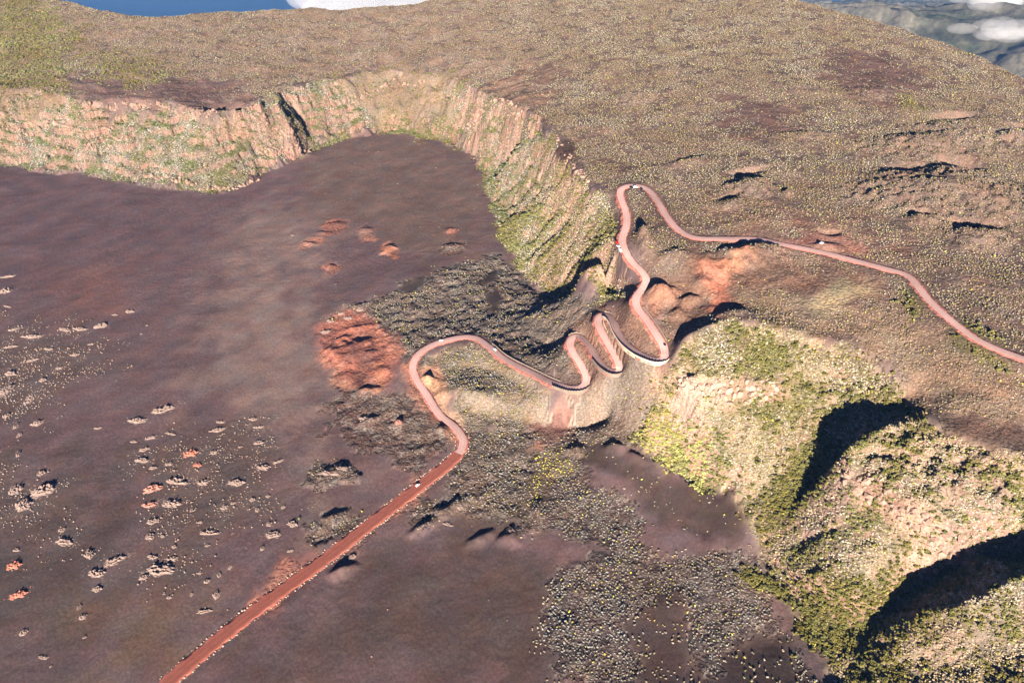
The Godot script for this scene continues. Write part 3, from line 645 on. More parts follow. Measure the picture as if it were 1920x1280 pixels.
func lin(c: Color) -> Color:
	return c


func build_ground() -> void:
	var patch := noise(31, 0.018, 5)
	var hue := noise(32, 0.03, 4)
	var fine := noise(33, 0.25, 2)
	var warp := noise(34, 0.05, 3)
	var names := ["sand_plain", "plateau_ground", "escarpment", "lava_apron", "cinder_ground"]
	var mats := [mat.sand, mat.soil, mat.rock, mat.lava, mat.cinder]
	var remap: Array[PackedInt32Array] = []
	var VV: Array[PackedVector3Array] = []
	var NN: Array[PackedVector3Array] = []
	var CC: Array[PackedColorArray] = []
	var II: Array[PackedInt32Array] = []
	for q in 5:
		var r := PackedInt32Array()
		r.resize(NX * NZ)
		r.fill(-1)
		remap.append(r)
		VV.append(PackedVector3Array())
		NN.append(PackedVector3Array())
		CC.append(PackedColorArray())
		II.append(PackedInt32Array())
	var see := PackedByteArray()
	see.resize(NX * NZ)
	var N := PackedVector3Array()
	N.resize(NX * NZ)
	var C := PackedColorArray()
	C.resize(NX * NZ)
	var Z := PackedByteArray()
	Z.resize(NX * NZ)
	for j in range(1, NZ - 1):
		var z := Z0 + j * STEP
		for i in range(1, NX - 1):
			var k := j * NX + i
			var x := X0 + i * STEP
			if not in_sight(x, z, H[k], 140.0):
				continue
			see[k] = 1
			var nrm := Vector3(H[k - 1] - H[k + 1], 2.0 * STEP, H[k - NX] - H[k + NX]).normalized()
			N[k] = nrm
			var w1 := warp.get_noise_2d(x, z) * 7.0
			var w2 := warp.get_noise_2d(x + 300.0, z) * 7.0
			var fi := clampf((x + w1 - X0) * 0.25, 0, PNX - 2)
			var fj := clampf((z + w2 - Z0) * 0.25, 0, PNZ - 2)
			var pk := int(fj) * PNX + int(fi)
			var zn := zone[int(fj + 0.5) * PNX + int(fi + 0.5)]
			Z[k] = zn
			var u := fi - int(fi)
			var v := fj - int(fj)
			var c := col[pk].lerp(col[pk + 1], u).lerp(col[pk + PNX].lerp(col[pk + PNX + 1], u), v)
			var p := patch.get_noise_2d(x, z)
			var hh := hue.get_noise_2d(x, z)
			var f := fine.get_noise_2d(x, z)
			var amp := 0.22 if zn == 0 else 0.4
			if zn == 2:
				var bare := smoothstep(0.62, 0.44, nrm.y + 0.12 * p)
				var band := 0.9 + 0.2 * sin(H[k] * 0.9 + 3.0 * p)
				var rk := 0.74 if z < -900.0 else 1.0
				c = c.lerp(Color(0.34 * band * rk, 0.21 * band * rk, 0.17 * band * rk), bare * 0.85)
			elif zn == 4:
				# scoria of several ages: dark, red and paler spots
				c = c.lerp(Color(0.085, 0.045, 0.04), smoothstep(0.12, 0.34, p + 0.4 * hh) * 0.7)
				c = c.lerp(Color(0.36, 0.17, 0.125), smoothstep(0.02, 0.3, -p + 0.3 * hh) * 0.6)
			elif zn == 3:
				# lichen grey lava among the ash
				var li := warp.get_noise_2d(x * 1.7 + 900.0, z * 1.7) + 0.5 * f
				c = c.lerp(Color(0.17, 0.138, 0.125), smoothstep(0.0, 0.3, li) * 0.7)
				c = c.lerp(Color(0.2, 0.15, 0.125), smoothstep(0.8, 0.6, nrm.y) * 0.6)
			if zn == 0:
				# drifts of paler and darker ash, drawn out by the wind
				var dr := hue.get_noise_2d((x * 0.8 + z * 0.6) * 0.9, (z * 0.8 - x * 0.6) * 0.22) + 0.5 * hue.get_noise_2d((x * 0.8 + z * 0.6) * 3.0 + 70.0, (z * 0.8 - x * 0.6) * 0.6)
				c = c.lerp(Color(c.r * 1.55, c.g * 1.6, c.b * 1.55), clampf(dr * 0.4, 0.0, 1.0)).lerp(Color(c.r * 0.62, c.g * 0.6, c.b * 0.66), clampf(-dr * 0.45, 0.0, 1.0))
			var g := 1.25 * (1.0 + amp * p + (0.12 if zn == 0 else 0.22) * f)
			C[k] = Color(c.r * g * (1.0 + 0.16 * hh), c.g * g, c.b * g * (1.0 - 0.08 * hh))
	for j in range(1, NZ - 2):
		for i in range(1, NX - 2):
			var k := j * NX + i
			if see[k] + see[k + 1] + see[k + NX] + see[k + NX + 1] < 4:
				continue
			var zn := Z[k]
			var id := [0, 0, 0, 0]
			var n := 0
			for kk in [k, k + 1, k + NX, k + NX + 1]:
				var at := remap[zn][kk]
				if at < 0:
					at = VV[zn].size()
					remap[zn][kk] = at
					VV[zn].append(Vector3(X0 + (kk % NX) * STEP, H[kk], Z0 + (kk / NX) * STEP))
					NN[zn].append(N[kk])
					CC[zn].append(C[kk])
				id[n] = at
				n += 1
			II[zn].append(id[0])
			II[zn].append(id[1])
			II[zn].append(id[2])
			II[zn].append(id[1])
			II[zn].append(id[3])
			II[zn].append(id[2])
	for q in 5:
		if II[q].is_empty():
			continue
		var arr := []
		arr.resize(Mesh.ARRAY_MAX)
		arr[Mesh.ARRAY_VERTEX] = VV[q]
		arr[Mesh.ARRAY_NORMAL] = NN[q]
		arr[Mesh.ARRAY_COLOR] = CC[q]
		arr[Mesh.ARRAY_INDEX] = II[q]
		var m := ArrayMesh.new()
		m.add_surface_from_arrays(Mesh.PRIMITIVE_TRIANGLES, arr)
		structure(names[q], m, mats[q])


# a strip that follows the road: pairs of (offset to the left, height above the bed) from one edge to the other
func strip(from: int, to: int, section: Array, tint: Callable) -> ArrayMesh:
	var st := SurfaceTool.new()
	st.begin(Mesh.PRIMITIVE_TRIANGLES)
	var n := section.size()
	for q in range(from, to + 1):
		var side := -road_dir[q].cross(Vector3.UP).normalized()
		for e in n:
			var o: Vector2 = section[e]
			var w := 1.0 + 0.1 * sin(q * 0.37 + e * 2.0) + 0.08 * sin(q * 1.13 + e) + 0.06 * sin(q * 2.9 + e * 3.0)
			st.set_color(tint.call(q, e))
			st.add_vertex(road_pts[q] + side * o.x * (w if absf(o.x) > 3.5 else 1.0) + Vector3.UP * o.y)
	for q in to - from:
		for e in n - 1:
			var a := q * n + e
			for k in [a, a + n, a + 1, a + 1, a + n, a + n + 1]:
				st.add_index(k)
	st.generate_normals()
	return st.commit()


var dirt_end := 0

func build_road() -> void:
	var n := road_pts.size() - 1
	for q in n:
		if road_pts[q].distance_to(Vector3([-48.1, 3, -449.5][0], 3, [-48.1, 3, -449.5][2])) < road_pts[dirt_end].distance_to(Vector3([-48.1, 3, -449.5][0], 3, [-48.1, 3, -449.5][2])):
			dirt_end = q
	var rng := RandomNumberGenerator.new()
	rng.seed = 4
	var red := func(q, e):
		var j := rng.randf_range(0.82, 1.15)
		return Color(0.4 * j, 0.155 * j, 0.125 * j)
	var verge := structure("cinder_verge", strip(dirt_end, n, [Vector2(-5.6, -1.6), Vector2(-4.6, -0.06), Vector2(-3.0, 0.0), Vector2(3.0, 0.0), Vector2(4.6, -0.06), Vector2(5.6, -1.6)], red), mat.cinder)
	verge.set_meta("kind", "structure")
	var pale := func(q, e):
		var j := rng.randf_range(0.94, 1.06) * (0.98 + 0.08 * sin(q * 0.09) + 0.05 * sin(q * 0.31))
		var t: float = [1.05, 1.02, 0.9, 1.04, 0.9, 1.02, 1.05][e]
		return Color(0.4 * j * t, 0.262 * j * t, 0.248 * j * t)
	structure("road", strip(dirt_end, n, [Vector2(-3.3, 0.03), Vector2(-3.2, 0.06), Vector2(-1.6, 0.08), Vector2(0, 0.1), Vector2(1.6, 0.08), Vector2(3.2, 0.06), Vector2(3.3, 0.03)], pale), mat.asphalt)
	var dirt := func(q, e):
		var j := rng.randf_range(0.92, 1.08)
		var t: float = [0.8, 1.25, 0.85, 0.72, 0.85, 0.74, 0.85, 1.3, 0.8][e]
		return Color(0.27 * j * t, 0.092 * j * t, 0.07 * j * t)
	structure("dirt_road", strip(0, dirt_end, [Vector2(-7.5, -1.2), Vector2(-5.6, 0.0), Vector2(-3.6, 0.0), Vector2(-1.8, 0.0), Vector2(0, 0.03), Vector2(1.4, 0.0), Vector2(3.6, 0.0), Vector2(5.6, 0.0), Vector2(7.5, -1.2)], dirt), mat.dirt)


# ---------------------------------------------------------------- plants and stones
func icosphere(sub: int) -> Array:
	var t := (1.0 + sqrt(5.0)) / 2.0
	var v := PackedVector3Array([Vector3(-1, t, 0), Vector3(1, t, 0), Vector3(-1, -t, 0), Vector3(1, -t, 0), Vector3(0, -1, t), Vector3(0, 1, t), Vector3(0, -1, -t), Vector3(0, 1, -t), Vector3(t, 0, -1), Vector3(t, 0, 1), Vector3(-t, 0, -1), Vector3(-t, 0, 1)])
	for k in v.size():
		v[k] = v[k].normalized()
	var f := [0, 11, 5, 0, 5, 1, 0, 1, 7, 0, 7, 10, 0, 10, 11, 1, 5, 9, 5, 11, 4, 11, 10, 2, 10, 7, 6, 7, 1, 8, 3, 9, 4, 3, 4, 2, 3, 2, 6, 3, 6, 8, 3, 8, 9, 4, 9, 5, 2, 4, 11, 6, 2, 10, 8, 6, 7, 9, 8, 1]
	for s in sub:
		var mid := {}
		var g := []
		for k in range(0, f.size(), 3):
			var m := [0, 0, 0]
			for e in 3:
				var a: int = f[k + e]
				var b: int = f[k + (e + 1) % 3]
				var key := mini(a, b) * 100000 + maxi(a, b)
				if not mid.has(key):
					mid[key] = v.size()
					v.append(((v[a] + v[b]) * 0.5).normalized())
				m[e] = mid[key]
			g.append_array([f[k], m[0], m[2], f[k + 1], m[1], m[0], f[k + 2], m[2], m[1], m[0], m[1], m[2]])
		f = g
	return [v, f]


# rough clumps of foliage or stone: each a lumpy ball; faces get their own tone
func clump(st: SurfaceTool, rng: RandomNumberGenerator, at: Vector3, r: Vector3, sub: int, bump: float, tone: Color, spread: float) -> void:
	var ico := icosphere(sub)
	var v: PackedVector3Array = ico[0]
	var f: Array = ico[1]
	var turn := Basis.from_euler(Vector3(rng.randf() * 6, rng.randf() * 6, rng.randf() * 6))
	for k in v.size():
		v[k] = at + (turn * v[k]) * r * rng.randf_range(1.0 - bump, 1.0 + bump)
	for k in range(0, f.size(), 3):
		var a := v[f[k]]
		var b := v[f[k + 1]]
		var c := v[f[k + 2]]
		var n := (c - a).cross(b - a).normalized()
		if n.dot((a + b + c) / 3.0 - at) < 0.0:
			n = -n
			var w := b
			b = c
			c = w
		var j := rng.randf_range(1.0 - spread, 1.0 + spread)
		st.set_normal(n)
		st.set_color(Color(tone.r * j, tone.g * j, tone.b * j))
		for p in [a, b, c]:
			st.set_normal(n)
			st.add_vertex(p)


func shrub_mesh(sd: int, tone: Color, balls: int, tall: float, sub := 1) -> ArrayMesh:
	var rng := RandomNumberGenerator.new()
	rng.seed = sd
	var st := SurfaceTool.new()
	st.begin(Mesh.PRIMITIVE_TRIANGLES)
	for q in balls:
		var a := rng.randf() * TAU
		var d := (0.55 if balls < 10 else 0.72) * sqrt(rng.randf()) if balls > 1 else 0.0
		var r := (rng.randf_range(0.38, 0.6) if balls < 10 else rng.randf_range(0.22, 0.42)) if balls > 1 else 0.9
		clump(st, rng, Vector3(cos(a) * d, tall * (rng.randf_range(0.35, 0.75) + (0.25 * (0.6 - d) if balls > 9 else 0.0)), sin(a) * d), Vector3(r, r * tall * 0.85, r), sub, 0.26, tone, 0.28)
	return st.commit()


const KINDS := [
	["heath_shrub", "shrub", 0.65, 1.4, 0.8],
	["olive_bush", "bush", 0.6, 1.5, 0.9],
	["yellow_bush", "bush", 0.6, 1.4, 0.95],
	["green_tree", "tree", 1.3, 2.7, 1.0],
	["pale_stone", "stone", 0.35, 0.95, 0.7],
]

func scatter() -> void:
	var rng := RandomNumberGenerator.new()
	rng.seed = 77
	var clumps := noise(41, 0.03, 4)
	var sizes := noise(42, 0.02, 3)
	var stands := noise(43, 0.009, 4)
	var where: Array = [[], [], [], [], []]
	var s := 2.35
	var z := Z0 + 8.0
	while z < Z0 + (NZ - 4) * STEP:
		var x := X0 + 8.0
		while x < X0 + (NX - 4) * STEP:
			var twice := 1
			var t := 0
			while t < twice:
				var px := x + rng.randf_range(-1.1, 1.1)
				var pz := z + rng.randf_range(-1.1, 1.1)
				var pk := int((pz - Z0) * 0.25 + 0.5) * PNX + int((px - X0) * 0.25 + 0.5)
				if t == 0 and zone[pk] == 2:
					twice = 3
				t += 1
				var tot := dens[0][pk] + dens[1][pk] + dens[2][pk] + dens[3][pk] + dens[4][pk]
				var u := rng.randf() * maxf(1.0, tot)
				if u > tot:
					continue
				var hk := int((pz - Z0) / STEP) * NX + int((px - X0) / STEP)
				if road_near[hk] < 6.8 or not in_sight(px, pz, H[hk], 110.0):
					continue
				var c := clumps.get_noise_2d(px, pz) + clumps.get_noise_2d(px * 4.0, pz * 4.0) * 0.6
				if zone[pk] == 0:
					c = c * 1.7 + 0.35
				else:
					c *= 1.35
				if rng.randf() > smoothstep(-0.5, 0.2, c + (tot - 0.72) * 1.3):
					continue
				var kind := 0
				while kind < 4 and u > dens[kind][pk]:
					u -= dens[kind][pk]
					kind += 1
				if zone[pk] == 2 and kind == 0:
					var g := stands.get_noise_2d(px * 3.0 + 400.0, pz * 3.0) + 0.25 * clumps.get_noise_2d(px * 3.0, pz * 3.0)
					if g > 0.04 and rng.randf() < 0.8:
						kind = 3 if g > 0.16 and rng.randf() < 0.4 else 1
				var big := rng.randf()
				big = big * big * 0.75 + 0.25 * (0.5 + 0.7 * sizes.get_noise_2d(px, pz))
				var K: Array = KINDS[kind]
				var r := lerpf(K[2], K[3], clampf(big, 0, 1)) * (0.76 if zone[pk] == 1 and kind < 2 else 0.88 if zone[pk] == 3 and kind < 2 else 1.0)
				where[kind].append([Vector3(px, height(px, pz) - 0.12 * r, pz), r, rng.randf() * TAU, rng.randf()])
			x += s
		z += s
	var tones := [Color(0.182, 0.155, 0.118), Color(0.112, 0.102, 0.046), Color(0.25, 0.225, 0.055), Color(0.078, 0.074, 0.026), Color(0.22, 0.168, 0.145)]
	for kind in 5:
		print(KINDS[kind][0], " ", where[kind].size())
		var meshes: Array[ArrayMesh] = []
		for q in 3:
			if kind == 4:
				meshes.append(shrub_mesh(900 + q, tones[4], 1, 0.7, 0))
			else:
				meshes.append(shrub_mesh(300 + kind * 10 + q, tones[kind], [4, 5, 4, 15, 1][kind], KINDS[kind][4], 0))
		# the ones that show largest stand singly
		var order: Array = []
		for k in where[kind].size():
			var e: Array = where[kind][k]
			var p: Vector3 = e[0]
			if in_sight(p.x, p.z, p.y, -6.0):
				order.append([e[1] / p.distance_to(Vector3(0, 480, 0)), k])
		order.sort_custom(func(a, b): return a[0] > b[0])
		var single := {}
		for k in mini(300, order.size()):
			single[order[k][1]] = true
			individual(kind, where[kind][order[k][1]], meshes[k % 3], k)
		for q in 3:
			var list: Array = []
			for k in range(q, where[kind].size(), 3):
				if not single.has(k):
					list.append(where[kind][k])
			if list.is_empty():
				continue
			var mm := MultiMesh.new()
			mm.transform_format = MultiMesh.TRANSFORM_3D
			mm.use_colors = true
			mm.mesh = meshes[q]
			mm.instance_count = list.size()
			for k in list.size():
				var e: Array = list[k]
				var b := Basis(Vector3.UP, e[2]).scaled(Vector3.ONE * e[1])
				mm.set_instance_transform(k, Transform3D(b, e[0]))
				var j: float = 0.7 + 0.6 * e[3]
				var stand := stands.get_noise_2d(e[0].x, e[0].z)
				j *= 1.0 + 0.35 * stand
				var warm: float = fmod(e[3] * 7.0, 1.0) - stand * 0.8
				var zn := zone[int((e[0].z - Z0) * 0.25 + 0.5) * PNX + int((e[0].x - X0) * 0.25 + 0.5)]
				if kind < 2 and zn == 1:
					j *= 1.12
				if kind == 0 and zn == 3:
					warm -= 0.55
				elif kind == 0 and zn == 2:
					j *= 1.42
				elif kind == 3 and Vector2(e[0].x - [126.8, 40, -417.6][0], e[0].z - [126.8, 40, -417.6][2]).length() < 36.0:
					j *= 2.1
				if zn == 2 and e[0].z < -860.0:
					warm -= 0.6
					j *= 0.9
				mm.set_instance_color(k, Color(j * (0.92 + 0.16 * warm), j, j * (1.12 - 0.3 * warm)))
			var o := MultiMeshInstance3D.new()
			o.name = KINDS[kind][0] + "_cover"
			o.multimesh = mm
			o.material_override = mat.leaf
			o.set_meta("kind", "stuff")
			o.set_meta("label", COVER[kind])
			o.set_meta("category", "stones" if kind == 4 else "shrubs")
			add_child(o, true)


const COVER := [
	"pale heath shrubs spread over the plateau, slopes and lava fields",
	"olive green bushes spread over the plateau and the cliffs",
	"small yellow green bushes dotted over the heath and lava",
	"olive and green trees of the thickets at the foot of the slope",
	"small pale stones strewn over dark sand and cinder"]
const PLACE := ["on dark sand", "on the plateau heath", "on the escarpment", "on rough lava ground", "on reddish ground"]
const LOOK := ["pale heath shrub", "olive green bush", "yellow green bush", "olive green tree", "small pale stone"]
var tinted := {}

func individual(kind: int, e: Array, m: ArrayMesh, k: int) -> void:
	var p: Vector3 = e[0]
	var place: String = PLACE[zone[int((p.z - Z0) * 0.25 + 0.5) * PNX + int((p.x - X0) * 0.25 + 0.5)]]
	var o: Node3D
	var tone := int(e[3] * 5.0)
	if not tinted.has(tone):
		var t: StandardMaterial3D = mat.leaf.duplicate()
		var j: float = 0.76 + 0.12 * tone
		t.albedo_color = Color(minf(j * [1.0, 0.94, 1.04, 0.97, 0.96][tone], 1.0), minf(j, 1.0), minf(j * [0.95, 1.02, 0.9, 1.05, 0.9][tone], 1.0)).linear_to_srgb()
		tinted[tone] = t
	if kind == 3:
		o = Node3D.new()
		add_child(o)
		o.name = numbered("green_tree")
		var crown := MeshInstance3D.new()
		crown.name = "crown"
		crown.mesh = m
		crown.material_override = tinted[tone]
		o.add_child(crown, true)
		var tr := CylinderMesh.new() if trunk_mesh == null else trunk_mesh
		if trunk_mesh == null:
			tr.top_radius = 0.05
			tr.bottom_radius = 0.09
			tr.height = 0.7
			tr.radial_segments = 6
			tr.rings = 1
			trunk_mesh = tr
		var trunk := MeshInstance3D.new()
		trunk.name = "trunk"
		trunk.mesh = tr
		trunk.position.y = 0.2
		trunk.material_override = mat.bark
		o.add_child(trunk, true)
	else:
		var mi := MeshInstance3D.new()
		mi.mesh = m
		mi.material_override = tinted[tone]
		add_child(mi)
		o = mi
		o.name = numbered(KINDS[kind][0])
	o.transform = Transform3D(Basis(Vector3.UP, e[2]).scaled(Vector3.ONE * e[1]), p)
	var size := "big " if e[1] > lerpf(KINDS[kind][2], KINDS[kind][3], 0.85) else "middling " if e[1] > lerpf(KINDS[kind][2], KINDS[kind][3], 0.65) else "little "
	var shade: String = ["dark ", "dull ", "", "light ", "bright "][tone]
	var side := " right of the dirt road" if p.x > -60.0 else " left of the dirt road"
	if p.z < -430.0:
		side = " near the lowest bends" if p.x < 130.0 else " beyond the widest bend"
	elif p.x > 150.0:
		side = " below the lower ravine" if p.z > -330.0 else " beside the upper ravine"
	o.set_meta("label", size + shade + LOOK[kind] + " " + place + side)
	o.set_meta("category", KINDS[kind][1])
	o.set_meta("group", LOOK[kind] + ("es " if LOOK[kind].ends_with("sh") else "s ") + place + side)


var trunk_mesh: CylinderMesh
var used := {}

func numbered(called: String) -> String:
	var n: int = used.get(called, 0)
	used[called] = n + 1
	return called if n == 0 else "%s_%03d" % [called, n]


func tag(o: Node3D, label: String, category: String, group := "") -> void:
	o.set_meta("label", label)
	o.set_meta("category", category)
	if group:
		o.set_meta("group", group)


# ---------------------------------------------------------------- things along the road
func near_road(x: float, z: float) -> int:
	var at := 0
	var d := INF
	for q in road_pts.size():
		var e := Vector2(road_pts[q].x - x, road_pts[q].z - z).length_squared()
		if e < d:
			d = e
			at = q
	return at


const WALLS := [
	# from, to, offset to the left of the way uphill, height, label
	[[92.4, 80, -500.6], [129.1, 90, -481.6], -4.9, 1.2, "pale stone retaining wall round the outside of the widest lower bend", Color(0.3, 0.25, 0.2)],
	[[127.3, 93, -495.3], [112.6, 100, -534.4], -5.4, 1.1, "straight dark stone wall on the right of the road above the widest bend", Color(0.12, 0.095, 0.08)],
	[[86.2, 72, -564.2], [102.7, 82, -501.8], 5.0, 1.2, "curved stone wall behind the road below the topmost hairpin", Color(0.12, 0.095, 0.08)],
	[[57.4, 50, -557], [81.6, 58, -505.9], 5.0, 1.2, "curved stone wall behind the road between the two narrow hairpins", Color(0.12, 0.095, 0.08)],
	[[77.6, 57, -514.6], [94.3, 63, -495.4], -5.2, 1.4, "short pale stone wall round the lower end of the middle hairpin", Color(0.12, 0.095, 0.08)],
	[[39.2, 36, -505.5], [66.5, 42, -496.5], -5.2, 1.3, "pale stone wall round the lowest hairpin", Color(0.12, 0.095, 0.08)],
	[[-24.2, 23, -578], [41.6, 36, -504.8], 5.0, 1.1, "long low stone wall along the upper side of the straight between bends", Color(0.12, 0.095, 0.08)],
	[[119.2, 109, -589.7], [109.4, 113, -612.3], -5.0, 0.9, "low stone wall beside the road near the parked red car", Color(0.12, 0.095, 0.08)],
]

func build_walls() -> void:
	var rng := RandomNumberGenerator.new()
	rng.seed = 21
	for W in WALLS:
		var a := near_road(W[0][0], W[0][2])
		var b := near_road(W[1][0], W[1][2])
		if a > b:
			var t := a
			a = b
			b = t
		var st := SurfaceTool.new()
		st.begin(Mesh.PRIMITIVE_TRIANGLES)
		var cap := SurfaceTool.new()
		cap.begin(Mesh.PRIMITIVE_TRIANGLES)
		var base := road_pts[(a + b) / 2]
		var sec := [Vector2(-0.45, -2.6), Vector2(-0.3, 0.0), Vector2(-0.28, 1.0), Vector2(0.28, 1.0), Vector2(0.3, 0.0), Vector2(0.45, -2.6)]
		for q in range(a, b + 1):
			var side := -road_dir[q].cross(Vector3.UP).normalized()
			var tall: float = W[3] * rng.randf_range(0.9, 1.1)
			for e in sec.size():
				var v: Vector2 = sec[e]
				var j := rng.randf_range(0.85, 1.15)
				st.set_color(Color(W[5].r * j, W[5].g * j, W[5].b * j))
				st.add_vertex(road_pts[q] - base + side * (W[2] + v.x) + Vector3.UP * (v.y * tall if v.y > 0.0 else v.y))
		for q in b - a:
			for e in sec.size() - 1:
				var k := q * sec.size() + e
				var n := sec.size()
				for id in [k, k + n, k + 1, k + 1, k + n, k + n + 1]:
					st.add_index(id)
		for e in [0, b - a]:
			var k: int = e * sec.size()
			for t in 4:
				for id in [k, k + t + 1, k + t + 2]:
					st.add_index(id)
		st.generate_normals()
		var o := Node3D.new()
		add_child(o)
		o.name = numbered("stone_wall")
		o.position = base
		tag(o, W[4], "wall", "stone walls along the winding road")
		part("wall_body", st.commit(), mat.leaf, o)
		# coping stones on top
		for q in range(a, b):
			var side := -road_dir[q].cross(Vector3.UP).normalized()
			for t in 1:
				var m := part("coping_stone", coping(q % 3 + (0 if W[5].r > 0.2 else 3)), mat.leaf, o)
				m.position = road_pts[q] - base + side * W[2] + road_dir[q] * (t + 0.5) + Vector3.UP * (W[3] + 0.1)
				m.rotation.y = atan2(road_dir[q].x, road_dir[q].z) + rng.randf_range(-0.06, 0.06)


var copings := {}

func coping(k: int) -> ArrayMesh:
	if not copings.has(k):
		var rng := RandomNumberGenerator.new()
		rng.seed = 70 + k
		var st := SurfaceTool.new()
		st.begin(Mesh.PRIMITIVE_TRIANGLES)
		clump(st, rng, Vector3.ZERO, Vector3(0.4, 0.25, 0.85), 0, 0.14, Color(0.36, 0.3, 0.24) if k < 3 else Color(0.17, 0.135, 0.11), 0.2)
		copings[k] = st.commit()
	return copings[k]


func part(called: String, m: Mesh, material: Material, parent: Node3D) -> MeshInstance3D:
	var o := MeshInstance3D.new()
	o.name = called
	o.mesh = m
	o.material_override = material
	parent.add_child(o, true)
	return o


# a smooth lofted shell: rows of (z, half width, bottom, top)
func shell(rows: Array, round_: float) -> ArrayMesh:
	var st := SurfaceTool.new()
	st.begin(Mesh.PRIMITIVE_TRIANGLES)
	var n := 0
	for r in rows:
		var w: float = r[1]
		var b: float = r[2]
		var t: float = r[3]
		var k := minf(round_, (t - b) * 0.45)
		var ring := [Vector2(-w, b), Vector2(-w, t - k), Vector2(-w + k, t), Vector2(w - k, t), Vector2(w, t - k), Vector2(w, b)]
		n = ring.size()
		for v in ring:
			st.add_vertex(Vector3(v.x, v.y, r[0]))
	for q in rows.size() - 1:
		for e in n:
			var a := q * n + e
			var c := q * n + (e + 1) % n
			for id in [a, c, a + n, c, c + n, a + n]:
				st.add_index(id)
	var last := (rows.size() - 1) * n
	for t in n - 2:
		for id in [0, t + 2, t + 1, last, last + t + 1, last + t + 2]:
			st.add_index(id)
	st.generate_normals()
	return st.commit()


func box(s: Vector3) -> BoxMesh:
	var b := BoxMesh.new()
	b.size = s
	return b


func make_car(paint_m: Material, van: bool) -> Node3D:
	var o := Node3D.new()
	var l := 2.1 if not van else 2.5
	var hw := 0.88 if not van else 0.98
	var top := 0.92 if not van else 1.05
	var roof := 1.46 if not van else 2.05
	var body := part("body", shell([[-l, hw * 0.8, 0.35, top * 0.82], [-l + 0.12, hw * 0.97, 0.26, top * 0.95], [-l * 0.5, hw, 0.24, top], [l * 0.3, hw, 0.24, top], [l * 0.55, hw * 0.99, 0.24, top * 0.95], [l - 0.15, hw * 0.94, 0.26, top * 0.8], [l, hw * 0.78, 0.34, top * 0.62]], 0.16), paint_m, o)
	var back := -l + (0.18 if van else 0.35)
	var front := l * 0.5 if not van else l * 0.62
	part("roof", shell([[back + 0.3, hw * 0.74, roof - 0.12, roof - 0.02], [back + 0.7, hw * 0.78, roof - 0.12, roof], [front - 0.95, hw * 0.78, roof - 0.12, roof], [front - 0.7, hw * 0.74, roof - 0.14, roof - 0.04]], 0.08), paint_m, o)
	part("cabin_glass", shell([[back, hw * 0.86, top - 0.05, top], [back + 0.32, hw * 0.76, top - 0.05, roof - 0.06], [front - 0.72, hw * 0.76, top - 0.05, roof - 0.08], [front, hw * 0.86, top - 0.06, top - 0.02]], 0.12), mat.glass, o)
	for s in [-1, 1]:
		part("headlight", box(Vector3(0.3, 0.16, 0.12)), mat.lamp, o).position = Vector3(s * hw * 0.66, top * 0.66, l - 0.03)
		part("tail_light", box(Vector3(0.22, 0.22, 0.08)), mat.tail, o).position = Vector3(s * hw * 0.7, top * 0.72, -l + 0.03)
		part("mirror", box(Vector3(0.2, 0.14, 0.1)), paint_m, o).position = Vector3(s * (hw + 0.08), top + 0.06, front - 0.25)
		part("door_pillar", box(Vector3(0.03, roof - top - 0.08, 0.09)), paint_m, o).position = Vector3(s * hw * 0.82, (roof + top) * 0.5 - 0.05, -0.15)
		for e in [-0.62, 0.62]:
			var w := CylinderMesh.new()
			w.top_radius = 0.32
			w.bottom_radius = 0.32
			w.height = 0.22
			w.radial_segments = 16
			var wh := part("wheel", w, mat.tyre, o)
			wh.rotation.z = PI / 2
			wh.position = Vector3(s * (hw - 0.1), 0.32, e * l)
			var r := CylinderMesh.new()
			r.top_radius = 0.19
			r.bottom_radius = 0.19
			r.height = 0.25
			r.radial_segments = 12
			part("rim", r, mat.chrome, wh)
	part("front_bumper", box(Vector3(hw * 1.5, 0.18, 0.1)), mat.tyre, o).position = Vector3(0, 0.36, l - 0.02)
	part("rear_bumper", box(Vector3(hw * 1.5, 0.18, 0.1)), mat.tyre, o).position = Vector3(0, 0.4, -l - 0.01)
	return o


